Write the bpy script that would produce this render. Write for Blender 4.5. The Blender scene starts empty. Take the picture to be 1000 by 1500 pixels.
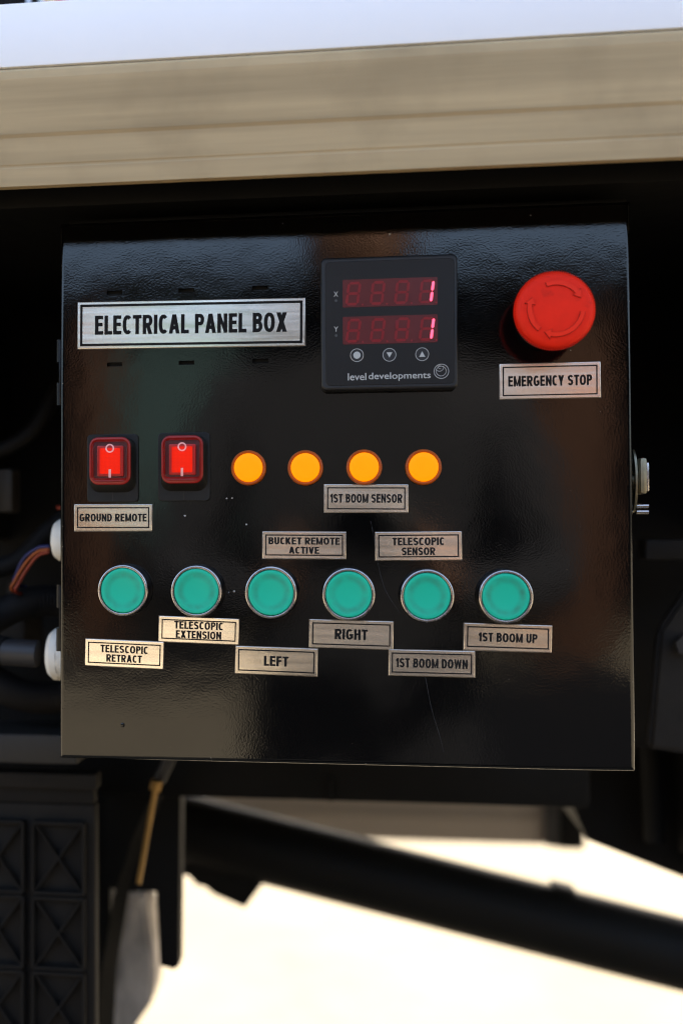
import bpy, bmesh, math, random
from mathutils import Vector, Matrix
from mathutils.geometry import delaunay_2d_cdt
random.seed(7)
S = bpy.context.scene
COL = S.collection
PI = math.pi

# ---------------------------------------------------------------- camera
# metres, Z up, +Y points under the truck. Control box centre: (0, 0, 1.2)
cam = bpy.data.cameras.new('camera'); cam_o = bpy.data.objects.new('camera', cam); COL.objects.link(cam_o)
cam.sensor_fit = 'AUTO'; cam.sensor_width = 36; cam.lens = 36; cam.shift_x = 0.1093
cam.clip_start = .01; cam.clip_end = 500
rx, ry, rz = (0.992821, 0.119575, -0.003038), (-0.119503, 0.992674, 0.017813), (0.005145, -0.017322, 0.999837)
cam_o.matrix_world = Matrix(((rx[0], rz[0], -ry[0], 0.00787), (rx[1], rz[1], -ry[1], -0.56666),
                             (rx[2], rz[2], -ry[2], 1.17736), (0, 0, 0, 1)))
cam.dof.use_dof = True; cam.dof.focus_distance = .565; cam.dof.aperture_fstop = 3.0; cam.dof.aperture_blades = 7
S.camera = cam_o

# ---------------------------------------------------------------- daylight
ELEV, AZ = 46, 20          # sun behind the truck, a little to the right
W = bpy.data.worlds.new('World'); S.world = W; W.use_nodes = True
nt = W.node_tree; nt.nodes.clear()
out = nt.nodes.new('ShaderNodeOutputWorld'); bg = nt.nodes.new('ShaderNodeBackground'); sky = nt.nodes.new('ShaderNodeTexSky')
sky.sky_type = 'NISHITA'; sky.sun_disc = False
sky.sun_elevation = math.radians(ELEV); sky.sun_rotation = math.radians(AZ)
sky.dust_density = 5.0; sky.ozone_density = .6
bg.inputs['Strength'].default_value = .11
nt.links.new(sky.outputs[0], bg.inputs['Color']); nt.links.new(bg.outputs[0], out.inputs['Surface'])
sl = bpy.data.lights.new('sun', 'SUN'); sl.energy = 5.0; sl.angle = math.radians(.5); sl.color = (1, .92, .80)
so = bpy.data.objects.new('sun', sl); COL.objects.link(so)
sd = Vector((math.sin(math.radians(AZ)) * math.cos(math.radians(ELEV)), math.cos(math.radians(AZ)) * math.cos(math.radians(ELEV)), math.sin(math.radians(ELEV))))
so.rotation_euler = sd.to_track_quat('Z', 'Y').to_euler()
so.location = sd * 20
S.view_settings.view_transform = 'Standard'; S.view_settings.look = 'None'
S.view_settings.exposure = 2.77; S.view_settings.gamma = 1; S.view_settings.use_curve_mapping = False
S.cycles.max_bounces = 8; S.cycles.glossy_bounces = 4; S.cycles.caustics_reflective = False; S.cycles.caustics_refractive = False
S.cycles.use_denoising = True; S.cycles.pixel_filter_type = 'BLACKMAN_HARRIS'; S.cycles.filter_width = 1.15

# ---------------------------------------------------------------- materials
def mat(name, color, rough=.5, metal=0., spec=.5, var=0., vscale=20., vstretch=(1, 1, 1), bump=None, dirt=None,
        emit=None, aniso=0., coat=0., trans=0., rvar=0., ior=1.5, bump2=None):
    m = bpy.data.materials.new(name); m.use_nodes = True
    n, l = m.node_tree.nodes, m.node_tree.links
    b = n['Principled BSDF']
    b.inputs['Base Color'].default_value = (*color, 1); b.inputs['Roughness'].default_value = rough
    b.inputs['Metallic'].default_value = metal; b.inputs['Specular IOR Level'].default_value = spec
    b.inputs['IOR'].default_value = ior
    b.inputs['Coat Weight'].default_value = coat; b.inputs['Coat Roughness'].default_value = .06
    b.inputs['Transmission Weight'].default_value = trans
    b.inputs['Anisotropic'].default_value = aniso
    if emit:
        b.inputs['Emission Color'].default_value = (*emit[0], 1); b.inputs['Emission Strength'].default_value = emit[1]
    tc = n.new('ShaderNodeTexCoord'); mp = n.new('ShaderNodeMapping'); mp.inputs['Scale'].default_value = vstretch
    oi_ = n.new('ShaderNodeObjectInfo'); av = n.new('ShaderNodeVectorMath'); av.operation = 'ADD'     # alike pieces get their own grain
    l.new(tc.outputs['Object'], av.inputs[0]); l.new(oi_.outputs['Location'], av.inputs[1])
    l.new(av.outputs[0], mp.inputs['Vector'])
    col_out = None
    if var:
        t = n.new('ShaderNodeTexNoise'); t.inputs['Scale'].default_value = vscale; t.inputs['Detail'].default_value = 5
        t.inputs['Roughness'].default_value = .6
        l.new(mp.outputs[0], t.inputs['Vector'])
        r = n.new('ShaderNodeMapRange'); r.inputs['From Min'].default_value = .3; r.inputs['From Max'].default_value = .7
        r.inputs['To Min'].default_value = 1 - var; r.inputs['To Max'].default_value = 1 + var
        l.new(t.outputs['Fac'], r.inputs['Value'])
        mx = n.new('ShaderNodeVectorMath'); mx.operation = 'SCALE'; mx.inputs[0].default_value = color
        l.new(r.outputs[0], mx.inputs['Scale']); l.new(mx.outputs[0], b.inputs['Base Color']); col_out = mx.outputs[0]
    if dirt:      # (colour, scale, threshold low, high, amount)
        t = n.new('ShaderNodeTexNoise'); t.inputs['Scale'].default_value = dirt[1]; t.inputs['Detail'].default_value = 6
        l.new(av.outputs[0], t.inputs['Vector'])
        r = n.new('ShaderNodeMapRange'); r.inputs['From Min'].default_value = dirt[2]; r.inputs['From Max'].default_value = dirt[3]
        r.inputs['To Max'].default_value = dirt[4]
        l.new(t.outputs['Fac'], r.inputs['Value'])
        mx = n.new('ShaderNodeMix'); mx.data_type = 'RGBA'
        l.new(r.outputs[0], mx.inputs[0]); mx.inputs[7].default_value = (*dirt[0], 1)
        if col_out: l.new(col_out, mx.inputs[6])
        else: mx.inputs[6].default_value = (*color, 1)
        l.new(mx.outputs[2], b.inputs['Base Color']); col_out = mx.outputs[2]
    if rvar:
        t = n.new('ShaderNodeTexNoise'); t.inputs['Scale'].default_value = vscale * 1.7; t.inputs['Detail'].default_value = 5
        l.new(mp.outputs[0], t.inputs['Vector'])
        r = n.new('ShaderNodeMapRange'); r.inputs['From Min'].default_value = .3; r.inputs['From Max'].default_value = .7
        r.inputs['To Min'].default_value = max(.02, rough - rvar); r.inputs['To Max'].default_value = rough + rvar
        l.new(t.outputs['Fac'], r.inputs['Value']); l.new(r.outputs[0], b.inputs['Roughness'])
    prev = None
    for bb in (bump, bump2):
        if bb:    # (scale, distance, strength, stretch, detail)
            mp2 = n.new('ShaderNodeMapping'); mp2.inputs['Scale'].default_value = bb[3] if len(bb) > 3 else (1, 1, 1)
            l.new(av.outputs[0], mp2.inputs['Vector'])
            t = n.new('ShaderNodeTexNoise'); t.inputs['Scale'].default_value = bb[0]; t.inputs['Detail'].default_value = bb[4] if len(bb) > 4 else 2
            l.new(mp2.outputs[0], t.inputs['Vector'])
            u = n.new('ShaderNodeBump'); u.inputs['Distance'].default_value = bb[1]; u.inputs['Strength'].default_value = bb[2]
            l.new(t.outputs['Fac'], u.inputs['Height'])
            if prev: l.new(prev, u.inputs['Normal'])
            l.new(u.outputs[0], b.inputs['Normal']); prev = u.outputs[0]
    return m

M = {}
M['powder'] = mat('black_powder_coat', (.0018, .0018, .0019), .065, spec=.5, bump=(900, .0001, .25, (1, 1, 1), 2.5), bump2=(30, .0006, .3),
                  dirt=((.02, .018, .015), 30, .62, .85, .25), rvar=.025, vscale=14)
M['powder_side'] = mat('black_painted_steel', (.003, .003, .003), .35, spec=.3, bump=(600, .0003, .3))
M['slot_dark'] = mat('slot_shadow_interior', (.004, .004, .004), .8)
M['plate'] = mat('brushed_metal_foil', (.93, .86, .77), .21, 1, bump=(900, .00004, .2, (.03, 1, 1), 3), bump2=(26, .0009, .3),
                 var=.12, vscale=260, vstretch=(.04, 1, 1), rvar=.05)
M['plate_edge'] = mat('foil_backing_edge', (.30, .25, .20), .5, .5)
M['print'] = mat('black_print', (.008, .0075, .0075), .6, spec=.15)
M['chrome'] = mat('chromed_bezel', (.50, .47, .45), .24, 1, bump=(260, .0002, .3), rvar=.08, vscale=200)
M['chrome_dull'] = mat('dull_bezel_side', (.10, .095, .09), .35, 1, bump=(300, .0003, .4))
M['red_plastic'] = mat('red_button_plastic', (.86, .024, .008), .5, spec=.12, var=.08, vscale=60, bump=(400, .0002, .15),
                       dirt=((.26, .010, .008), 85, .60, .75, .55))
M['red_arrow_shade'] = mat('shaded_red_edge', (.22, .009, .007), .6, spec=.2)  # edge shading painted as darker red so the raised arrows stand out
M['red_arrow'] = mat('red_raised_arrow', (.88, .030, .010), .45, spec=.15)
M['black_plastic'] = mat('black_plastic', (.012, .012, .012), .38)
M['meter_case'] = mat('meter_housing_plastic', (.0075, .0075, .008), .42, bump=(900, .0001, .2))
M['meter_face'] = mat('meter_face_film', (.011, .0098, .0085), .36, spec=.3, bump=(60, .0004, .2))
M['window'] = mat('red_display_window', (.11, .019, .020), .25, spec=.35, var=.06, vscale=60)
M['segment_off'] = mat('unlit_segment', (.23, .009, .012), .28, spec=.4)
M['segment_on'] = mat('lit_segment', (.8, .05, .1), .4, emit=((1, .06, .12), .47))
M['chip_red'] = mat('dark_red_chip', (.18, .0, .004), .4)
M['white_print'] = mat('white_print', (.46, .46, .44), .5)
M['grey_print'] = mat('grey_indicator', (.06, .06, .06), .4)
M['amber'] = mat('amber_lens', (.66, .18, .002), .5, spec=.1, emit=((1, .26, .0), .15), var=.03, vscale=200)
M['amber_rim'] = mat('amber_lens_rim', (.42, .075, .003), .35, spec=.3)
M['rubber'] = mat('dark_rubber_base', (.009, .0078, .0065), .5, spec=.3, bump=(500, .0002, .3), var=.2, vscale=120)
M['rubber_clear'] = mat('smoky_rubber_boot', (.013, .011, .008), .35, bump=(300, .0002, .3))
M['boot_red'] = mat('red_boot_frame', (.15, .010, .008), .25, spec=.4, var=.25, vscale=90, bump=(200, .0002, .3), emit=((1, .03, .02), .012))  # faint emission stands for rocker lamp light through the translucent boot
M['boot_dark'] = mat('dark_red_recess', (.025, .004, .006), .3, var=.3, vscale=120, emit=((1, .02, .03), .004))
M['rocker_edge'] = mat('red_rocker_edge', (.22, .006, .005), .3, emit=((1, .02, .01), .02))
M['mark'] = mat('pink_white_mark', (.62, .36, .36), .4, emit=((1, .5, .5), .05))
M['steel'] = mat('zinc_plated_latch', (.28, .25, .17), .42, 1, var=.2, vscale=150, bump=(300, .0003, .3))
M['nylon'] = mat('white_nylon', (.80, .75, .65), .5, var=.10, vscale=60, bump=(150, .0004, .3))
M['conn'] = mat('grey_connector', (.022, .020, .020), .5)
M['rail'] = mat('weathered_aluminium', (.44, .325, .18), .65, .0, spec=.15, var=.2, vscale=26, vstretch=(.10, 1, 2.8),
                bump=(60, .001, .3, (.05, 1, 1)), dirt=((.26, .19, .105), 18, .50, .75, .5))
M['board'] = mat('white_painted_board', (.90, .90, .92), .5, var=.03, vscale=4)
M['frame_black'] = mat('black_chassis_paint', (.0035, .0032, .0028), .65, spec=.15, var=.5, vscale=9, bump=(40, .002, .4),
                       dirt=((.012, .010, .007), 12, .55, .8, .5))
M['frame_grey'] = mat('dark_grey_beam_paint', (.016, .014, .012), .6, var=.15, vscale=14)
M['crate'] = mat('dusty_black_plastic', (.013, .0105, .008), .75, spec=.2, var=.18, vscale=18, bump=(80, .0008, .3))
M['crate_rib'] = mat('dusty_black_rib', (.009, .0072, .0055), .75, spec=.2, var=.15, vscale=18)
M['flap'] = mat('black_rubber_flap', (.005, .0045, .004), .7, spec=.2, var=.4, vscale=10)
M['strut'] = mat('black_steel_tube', (.004, .0037, .003), .6, spec=.2, var=.4, vscale=8, bump=(30, .002, .4))
M['brass'] = mat('yellow_zinc_rod', (.30, .17, .045), .45, .5, var=.2, vscale=40)
M['grime'] = mat('grimy_dark_metal', (.010, .0085, .007), .65, spec=.3, var=.5, vscale=40, bump=(60, .002, .5))
M['stone'] = mat('pale_weathered_block', (.50, .43, .36), .8, var=.55, vscale=30, vstretch=(1.6, 1, .5), bump=(30, .006, .6))
M['greyboard'] = mat('grey_far_rail', (.32, .27, .225), .65, var=.14, vscale=5, vstretch=(.15, 1, 2))
M['wire_r'] = mat('red_wire', (.22, .025, .01), .5); M['wire_b'] = mat('blue_wire', (.008, .014, .09), .5)
M['wire_k'] = mat('black_conduit', (.006, .005, .0045), .7, spec=.2, var=.3, vscale=30); M['wire_o'] = mat('orange_wire', (.28, .06, .009), .5)
M['ground'] = mat('pale_concrete_ground', (.15, .130, .095), .9, spec=.03, var=.16, vscale=1.3, bump=(8, .01, .4))
M['reflect_dark'] = mat('added_dark_ground', (.010, .010, .011), .9, spec=.04, var=.2, vscale=3, bump=(60, .004, .5))  # for the unseen ground strips added to darken door reflections
M['deck'] = mat('steel_deck_underside', (.02, .018, .016), .7)
M['tag'] = mat('dull_tape', (.03, .022, .014), .6)
M['chipw'] = mat('bare_metal_fleck', (.42, .40, .37), .5)
M['scratch'] = mat('fine_scratch', (.022, .022, .024), .5)
M['wall_dark'] = mat('dark_shop_interior', (.010, .010, .010), .9, spec=.04)
M['teal'] = mat('teal_shutter_paint', (.048, .082, .082), .7, spec=.1, var=.08, vscale=3)
M['brown'] = mat('brown_painted_column', (.062, .030, .017), .7, spec=.1, var=.10, vscale=3)
M['fascia'] = mat('black_roof_fascia', (.008, .008, .008), .8, spec=.04)
M['red_far'] = mat('red_crate_plastic', (.45, .03, .03), .5); M['violet_far'] = mat('violet_crate_plastic', (.14, .05, .16), .5)
M['cloth'] = mat('black_cloth', (.012, .012, .014), .9, var=.2, vscale=20); M['skin'] = mat('skin', (.15, .08, .05), .6, spec=.2)
M['hair'] = mat('black_hair', (.008, .007, .006), .5)

def lit_rocker():     # red translucent rocker with a fine square grid moulded behind it, lit by its lamp
    m = mat('lit_red_rocker', (.40, .008, .002), .4, spec=.1)
    n, l = m.node_tree.nodes, m.node_tree.links; b = n['Principled BSDF']
    tc = n.new('ShaderNodeTexCoord'); sp = n.new('ShaderNodeSeparateXYZ'); l.new(tc.outputs['Object'], sp.inputs[0])
    ws = []
    for ax in ('X', 'Z'):
        a = n.new('ShaderNodeMath'); a.operation = 'MULTIPLY'; a.inputs[1].default_value = 2 * PI / .00074; l.new(sp.outputs[ax], a.inputs[0])
        s = n.new('ShaderNodeMath'); s.operation = 'SINE'; l.new(a.outputs[0], s.inputs[0])
        c = n.new('ShaderNodeMapRange'); c.inputs['From Min'].default_value = -1; c.inputs['From Max'].default_value = -.3
        c.inputs['To Min'].default_value = .55; l.new(s.outputs[0], c.inputs['Value']); ws.append(c)
    mu = n.new('ShaderNodeMath'); mu.operation = 'MULTIPLY'; l.new(ws[0].outputs[0], mu.inputs[0]); l.new(ws[1].outputs[0], mu.inputs[1])
    e = n.new('ShaderNodeMath'); e.operation = 'MULTIPLY'; e.inputs[1].default_value = .135; l.new(mu.outputs[0], e.inputs[0])
    b.inputs['Emission Color'].default_value = (1, .018, .002, 1); l.new(e.outputs[0], b.inputs['Emission Strength'])
    return m
M['rocker'] = lit_rocker()

def green_cap():      # green cap: finger dirt collected in a ring round the dish
    m = mat('green_button_plastic', (.011, .50, .305), .42, spec=.3, bump=(220, .0003, .15))
    n, l = m.node_tree.nodes, m.node_tree.links; b = n['Principled BSDF']
    tc = n.new('ShaderNodeTexCoord'); sp = n.new('ShaderNodeSeparateXYZ'); l.new(tc.outputs['Object'], sp.inputs[0])
    cb = n.new('ShaderNodeCombineXYZ'); l.new(sp.outputs['X'], cb.inputs[0]); l.new(sp.outputs['Z'], cb.inputs[1])
    ln = n.new('ShaderNodeVectorMath'); ln.operation = 'LENGTH'; l.new(cb.outputs[0], ln.inputs[0])
    d = n.new('ShaderNodeMath'); d.operation = 'SUBTRACT'; d.inputs[1].default_value = .0087; l.new(ln.outputs['Value'], d.inputs[0])
    ab = n.new('ShaderNodeMath'); ab.operation = 'ABSOLUTE'; l.new(d.outputs[0], ab.inputs[0])
    r = n.new('ShaderNodeMapRange'); r.interpolation_type = 'SMOOTHSTEP'
    r.inputs['From Min'].default_value = 0; r.inputs['From Max'].default_value = .0028
    r.inputs['To Min'].default_value = 1; r.inputs['To Max'].default_value = 0; l.new(ab.outputs[0], r.inputs['Value'])
    oi = n.new('ShaderNodeObjectInfo'); ad = n.new('ShaderNodeVectorMath'); ad.operation = 'ADD'
    l.new(tc.outputs['Object'], ad.inputs[0]); l.new(oi.outputs['Location'], ad.inputs[1])
    t = n.new('ShaderNodeTexNoise'); t.inputs['Scale'].default_value = 150; t.inputs['Detail'].default_value = 4; l.new(ad.outputs[0], t.inputs['Vector'])
    r2 = n.new('ShaderNodeMapRange'); r2.inputs['From Min'].default_value = .25; r2.inputs['From Max'].default_value = .75; l.new(t.outputs['Fac'], r2.inputs['Value'])
    mu = n.new('ShaderNodeMath'); mu.operation = 'MULTIPLY'; l.new(r.outputs[0], mu.inputs[0]); l.new(r2.outputs[0], mu.inputs[1])
    mu2 = n.new('ShaderNodeMath'); mu2.operation = 'MULTIPLY'; mu2.inputs[1].default_value = .75; l.new(mu.outputs[0], mu2.inputs[0])
    mx = n.new('ShaderNodeMix'); mx.data_type = 'RGBA'; mx.inputs[6].default_value = (.011, .50, .305, 1); mx.inputs[7].default_value = (.04, .19, .12, 1)
    l.new(mu2.outputs[0], mx.inputs[0]); l.new(mx.outputs[2], b.inputs['Base Color'])
    return m
M['green'] = green_cap()

def membrane():       # thin clear boot over the rocker
    m = bpy.data.materials.new('clear_boot_film'); m.use_nodes = True
    n, l = m.node_tree.nodes, m.node_tree.links; n.clear()
    o = n.new('ShaderNodeOutputMaterial'); t = n.new('ShaderNodeBsdfTransparent'); g = n.new('ShaderNodeBsdfGlossy'); x = n.new('ShaderNodeMixShader')
    t.inputs[0].default_value = (.97, .93, .93, 1); g.inputs['Roughness'].default_value = .12
    f = n.new('ShaderNodeFresnel'); f.inputs[0].default_value = 1.18
    l.new(f.outputs[0], x.inputs[0]); l.new(t.outputs[0], x.inputs[1]); l.new(g.outputs[0], x.inputs[2]); l.new(x.outputs[0], o.inputs['Surface'])
    return m
M['film'] = membrane()

# ---------------------------------------------------------------- object helpers
WLOC = {}
def finish(me, smooth=35):
    if smooth:
        me.shade_smooth(); me.set_sharp_from_angle(angle=math.radians(smooth))
def obj(name, bm, m, parent=None, loc=(0, 0, 0), rot=0., smooth=35):
    """one mesh object; loc is its world position, rot its turn about the viewing (Y) axis in degrees"""
    if isinstance(bm, bpy.types.Mesh): me = bm
    else:
        bmesh.ops.recalc_face_normals(bm, faces=bm.faces)
        me = bpy.data.meshes.new(name); bm.to_mesh(me); bm.free(); finish(me, smooth)
        for mm_ in (m if isinstance(m, (list, tuple)) else [m]): me.materials.append(M[mm_])
    o = bpy.data.objects.new(name, me); COL.objects.link(o)
    place(o, parent, loc, rot); return o
def place(o, parent, loc, rot=0.):
    loc = Vector(loc); r = math.radians(rot)
    WLOC[o] = (loc, r)
    if parent is not None:
        pl, pr = WLOC[parent]; o.parent = parent
        o.location = Matrix.Rotation(-pr, 3, 'Y') @ (loc - pl); o.rotation_euler = (0, r - pr, 0)
    else:
        o.location = loc; o.rotation_euler = (0, r, 0)
def tag(o, label=None, cat=None, group=None, kind=None):
    if label: o['label'] = label
    if cat: o['category'] = cat
    if group: o['group'] = group
    if kind: o['kind'] = kind
    return o
def thing(name, label, cat, loc, group=None):
    o = bpy.data.objects.new(name, None); COL.objects.link(o); o.empty_display_size = .05
    place(o, None, loc); return tag(o, label, cat, group)
C0 = Vector((0, 0, 1.2))
def P(x, z, d=0.): return (x / 1000, -d / 1000, 1.2 + z / 1000)      # mm on the door, d = mm towards the viewer

def lathe(bm, prof, seg=64, wob=None, cap_front=False, mi=0):
    """prof: list of (radius, d) in mm, d towards the viewer (-Y)"""
    rings = []
    for k, (r, d) in enumerate(prof):
        if r < 1e-6: rings.append([bm.verts.new((0, -d / 1000, 0))]); continue
        ring = []
        for i in range(seg):
            a = 2 * PI * i / seg; rr = r * (wob(k, i) if wob else 1)
            ring.append(bm.verts.new((rr * math.cos(a) / 1000, -d / 1000, rr * math.sin(a) / 1000)))
        rings.append(ring)
    for A, B in zip(rings, rings[1:]):
        if len(A) == 1 and len(B) == 1: continue
        for i in range(seg):
            j = (i + 1) % seg
            if len(A) == 1: f = bm.faces.new((A[0], B[j], B[i]))
            elif len(B) == 1: f = bm.faces.new((A[i], A[j], B[0]))
            else: f = bm.faces.new((A[i], A[j], B[j], B[i]))
            f.material_index = mi
    return bm
def rrect(w, h, r, n=5, cx=0, cz=0):
    pts = []
    for sx, sz, a0 in ((1, 1, 0), (-1, 1, 90), (-1, -1, 180), (1, -1, 270)):
        for k in range(n + 1):
            a = math.radians(a0 + 90 * k / n)
            pts.append((cx + sx * (w / 2 - r) + r * math.cos(a), cz + sz * (h / 2 - r) + r * math.sin(a)))
    return pts
def inset(pts, t):
    n = len(pts); outp = []
    for i in range(n):
        a, b, c = Vector(pts[i - 1]), Vector(pts[i]), Vector(pts[(i + 1) % n])
        e1, e2 = (b - a), (c - b)
        if e1.length < 1e-9: e1 = e2
        if e2.length < 1e-9: e2 = e1
        n1 = Vector((-e1.y, e1.x)).normalized(); n2 = Vector((-e2.y, e2.x)).normalized()
        nn = (n1 + n2); nn.normalize(); k = max(.4, nn.dot(n1))
        outp.append(tuple(b + nn * (t / k)))
    return outp
def prism(bm, pts, d0, d1, bev=0, steps=3, off=(0, 0), mi=0):
    """convex-ish outline (mm, counter-clockwise) from depth d0 to d1 (front), front edge rounded by bev"""
    layers = [(pts, d0)]
    if bev:
        for k in range(steps + 1):
            a = PI / 2 * k / steps
            layers.append((inset(pts, bev * (1 - math.cos(a))), d1 - bev + bev * math.sin(a)))
    else: layers.append((pts, d1))
    L = [[bm.verts.new(((x + off[0]) / 1000, -d / 1000, (z + off[1]) / 1000)) for x, z in p] for p, d in layers]
    n = len(pts)
    for A, B in zip(L, L[1:]):
        for i in range(n):
            j = (i + 1) % n; bm.faces.new((A[i], A[j], B[j], B[i])).material_index = mi
    bm.faces.new(L[-1]).material_index = mi; bm.faces.new(L[0][::-1]).material_index = mi
    return bm
def frame(bm, outer, inner, d0, d1):
    """closed picture-frame between two outlines with the same number of points"""
    n = len(outer); V = {}
    for key, p, d in (('ob', outer, d0), ('of', outer, d1), ('ib', inner, d0), ('if', inner, d1)):
        V[key] = [bm.verts.new((x / 1000, -d / 1000, z / 1000)) for x, z in p]
    for i in range(n):
        j = (i + 1) % n
        for a, b in (('ob', 'of'), ('of', 'if'), ('if', 'ib'), ('ib', 'ob')):
            bm.faces.new((V[a][i], V[a][j], V[b][j], V[b][i]))
    return bm
def ring(bm, r, t, d0, d1, cx=0, cz=0, n=40):
    o = [(cx + r * math.cos(2 * PI * i / n), cz + r * math.sin(2 * PI * i / n)) for i in range(n)]
    q = [(cx + (r - t) * math.cos(2 * PI * i / n), cz + (r - t) * math.sin(2 * PI * i / n)) for i in range(n)]
    return frame(bm, o, q, d0, d1)
def disc(n, r, cx=0, cz=0): return [(cx + r * math.cos(2 * PI * i / n), cz + r * math.sin(2 * PI * i / n)) for i in range(n)]
def box(bm, x0, x1, y0, y1, z0, z1, bev=0, mi=0):
    """axis box in metres"""
    vs = [bm.verts.new((x, y, z)) for x in (x0, x1) for y in (y0, y1) for z in (z0, z1)]
    fs = [bm.faces.new([vs[i] for i in q]) for q in ((0, 1, 3, 2), (4, 6, 7, 5), (0, 4, 5, 1), (2, 3, 7, 6), (0, 2, 6, 4), (1, 5, 7, 3))]
    for f in fs: f.material_index = mi
    if bev:
        es = list({e for f in fs for e in f.edges})
        bmesh.ops.bevel(bm, geom=es, offset=bev, segments=2, affect='EDGES', profile=.6)
    return bm
def tube(bm, pts, r, n=10, cap=True):
    """pts in metres; r a number or a list"""
    pts = [Vector(p) for p in pts]; rs = r if isinstance(r, (list, tuple)) else [r] * len(pts)
    rings = []; ref = None
    for i, p in enumerate(pts):
        t = (pts[min(i + 1, len(pts) - 1)] - pts[max(i - 1, 0)]).normalized()
        if ref is None: ref = t.orthogonal().normalized()
        u = (ref - t * ref.dot(t)).normalized(); ref = u; v = t.cross(u)
        rings.append([bm.verts.new(p + (u * math.cos(2 * PI * k / n) + v * math.sin(2 * PI * k / n)) * rs[i]) for k in range(n)])
    for A, B in zip(rings, rings[1:]):
        for k in range(n): bm.faces.new((A[k], A[(k + 1) % n], B[(k + 1) % n], B[k]))
    if cap: bm.faces.new(rings[0][::-1]); bm.faces.new(rings[-1])
    return bm
def curve_pts(ctrl, n=24):
    """smooth line through control points (Catmull-Rom)"""
    c = [Vector(p) for p in ctrl]; c = [c[0] * 2 - c[1]] + c + [c[-1] * 2 - c[-2]]; o = []
    segs = len(c) - 3; per = max(2, n // segs)
    for s in range(segs):
        p0, p1, p2, p3 = c[s:s + 4]
        for k in range(per + (s == segs - 1)):
            t = k / per
            o.append(.5 * ((2 * p1) + (p2 - p0) * t + (2 * p0 - 5 * p1 + 4 * p2 - p3) * t * t + (3 * p1 - p0 - 3 * p2 + p3) * t ** 3))
    return o
def slab(bm, pts, y0, y1):
    """outline in metres (x, z) extruded from y0 (front) to y1 (back)"""
    A = [bm.verts.new((x, y0, z)) for x, z in pts]; B = [bm.verts.new((x, y1, z)) for x, z in pts]
    n = len(pts)
    for i in range(n): bm.faces.new((A[i], A[(i + 1) % n], B[(i + 1) % n], B[i]))
    bm.faces.new(A); bm.faces.new(B[::-1]); return bm

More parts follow.
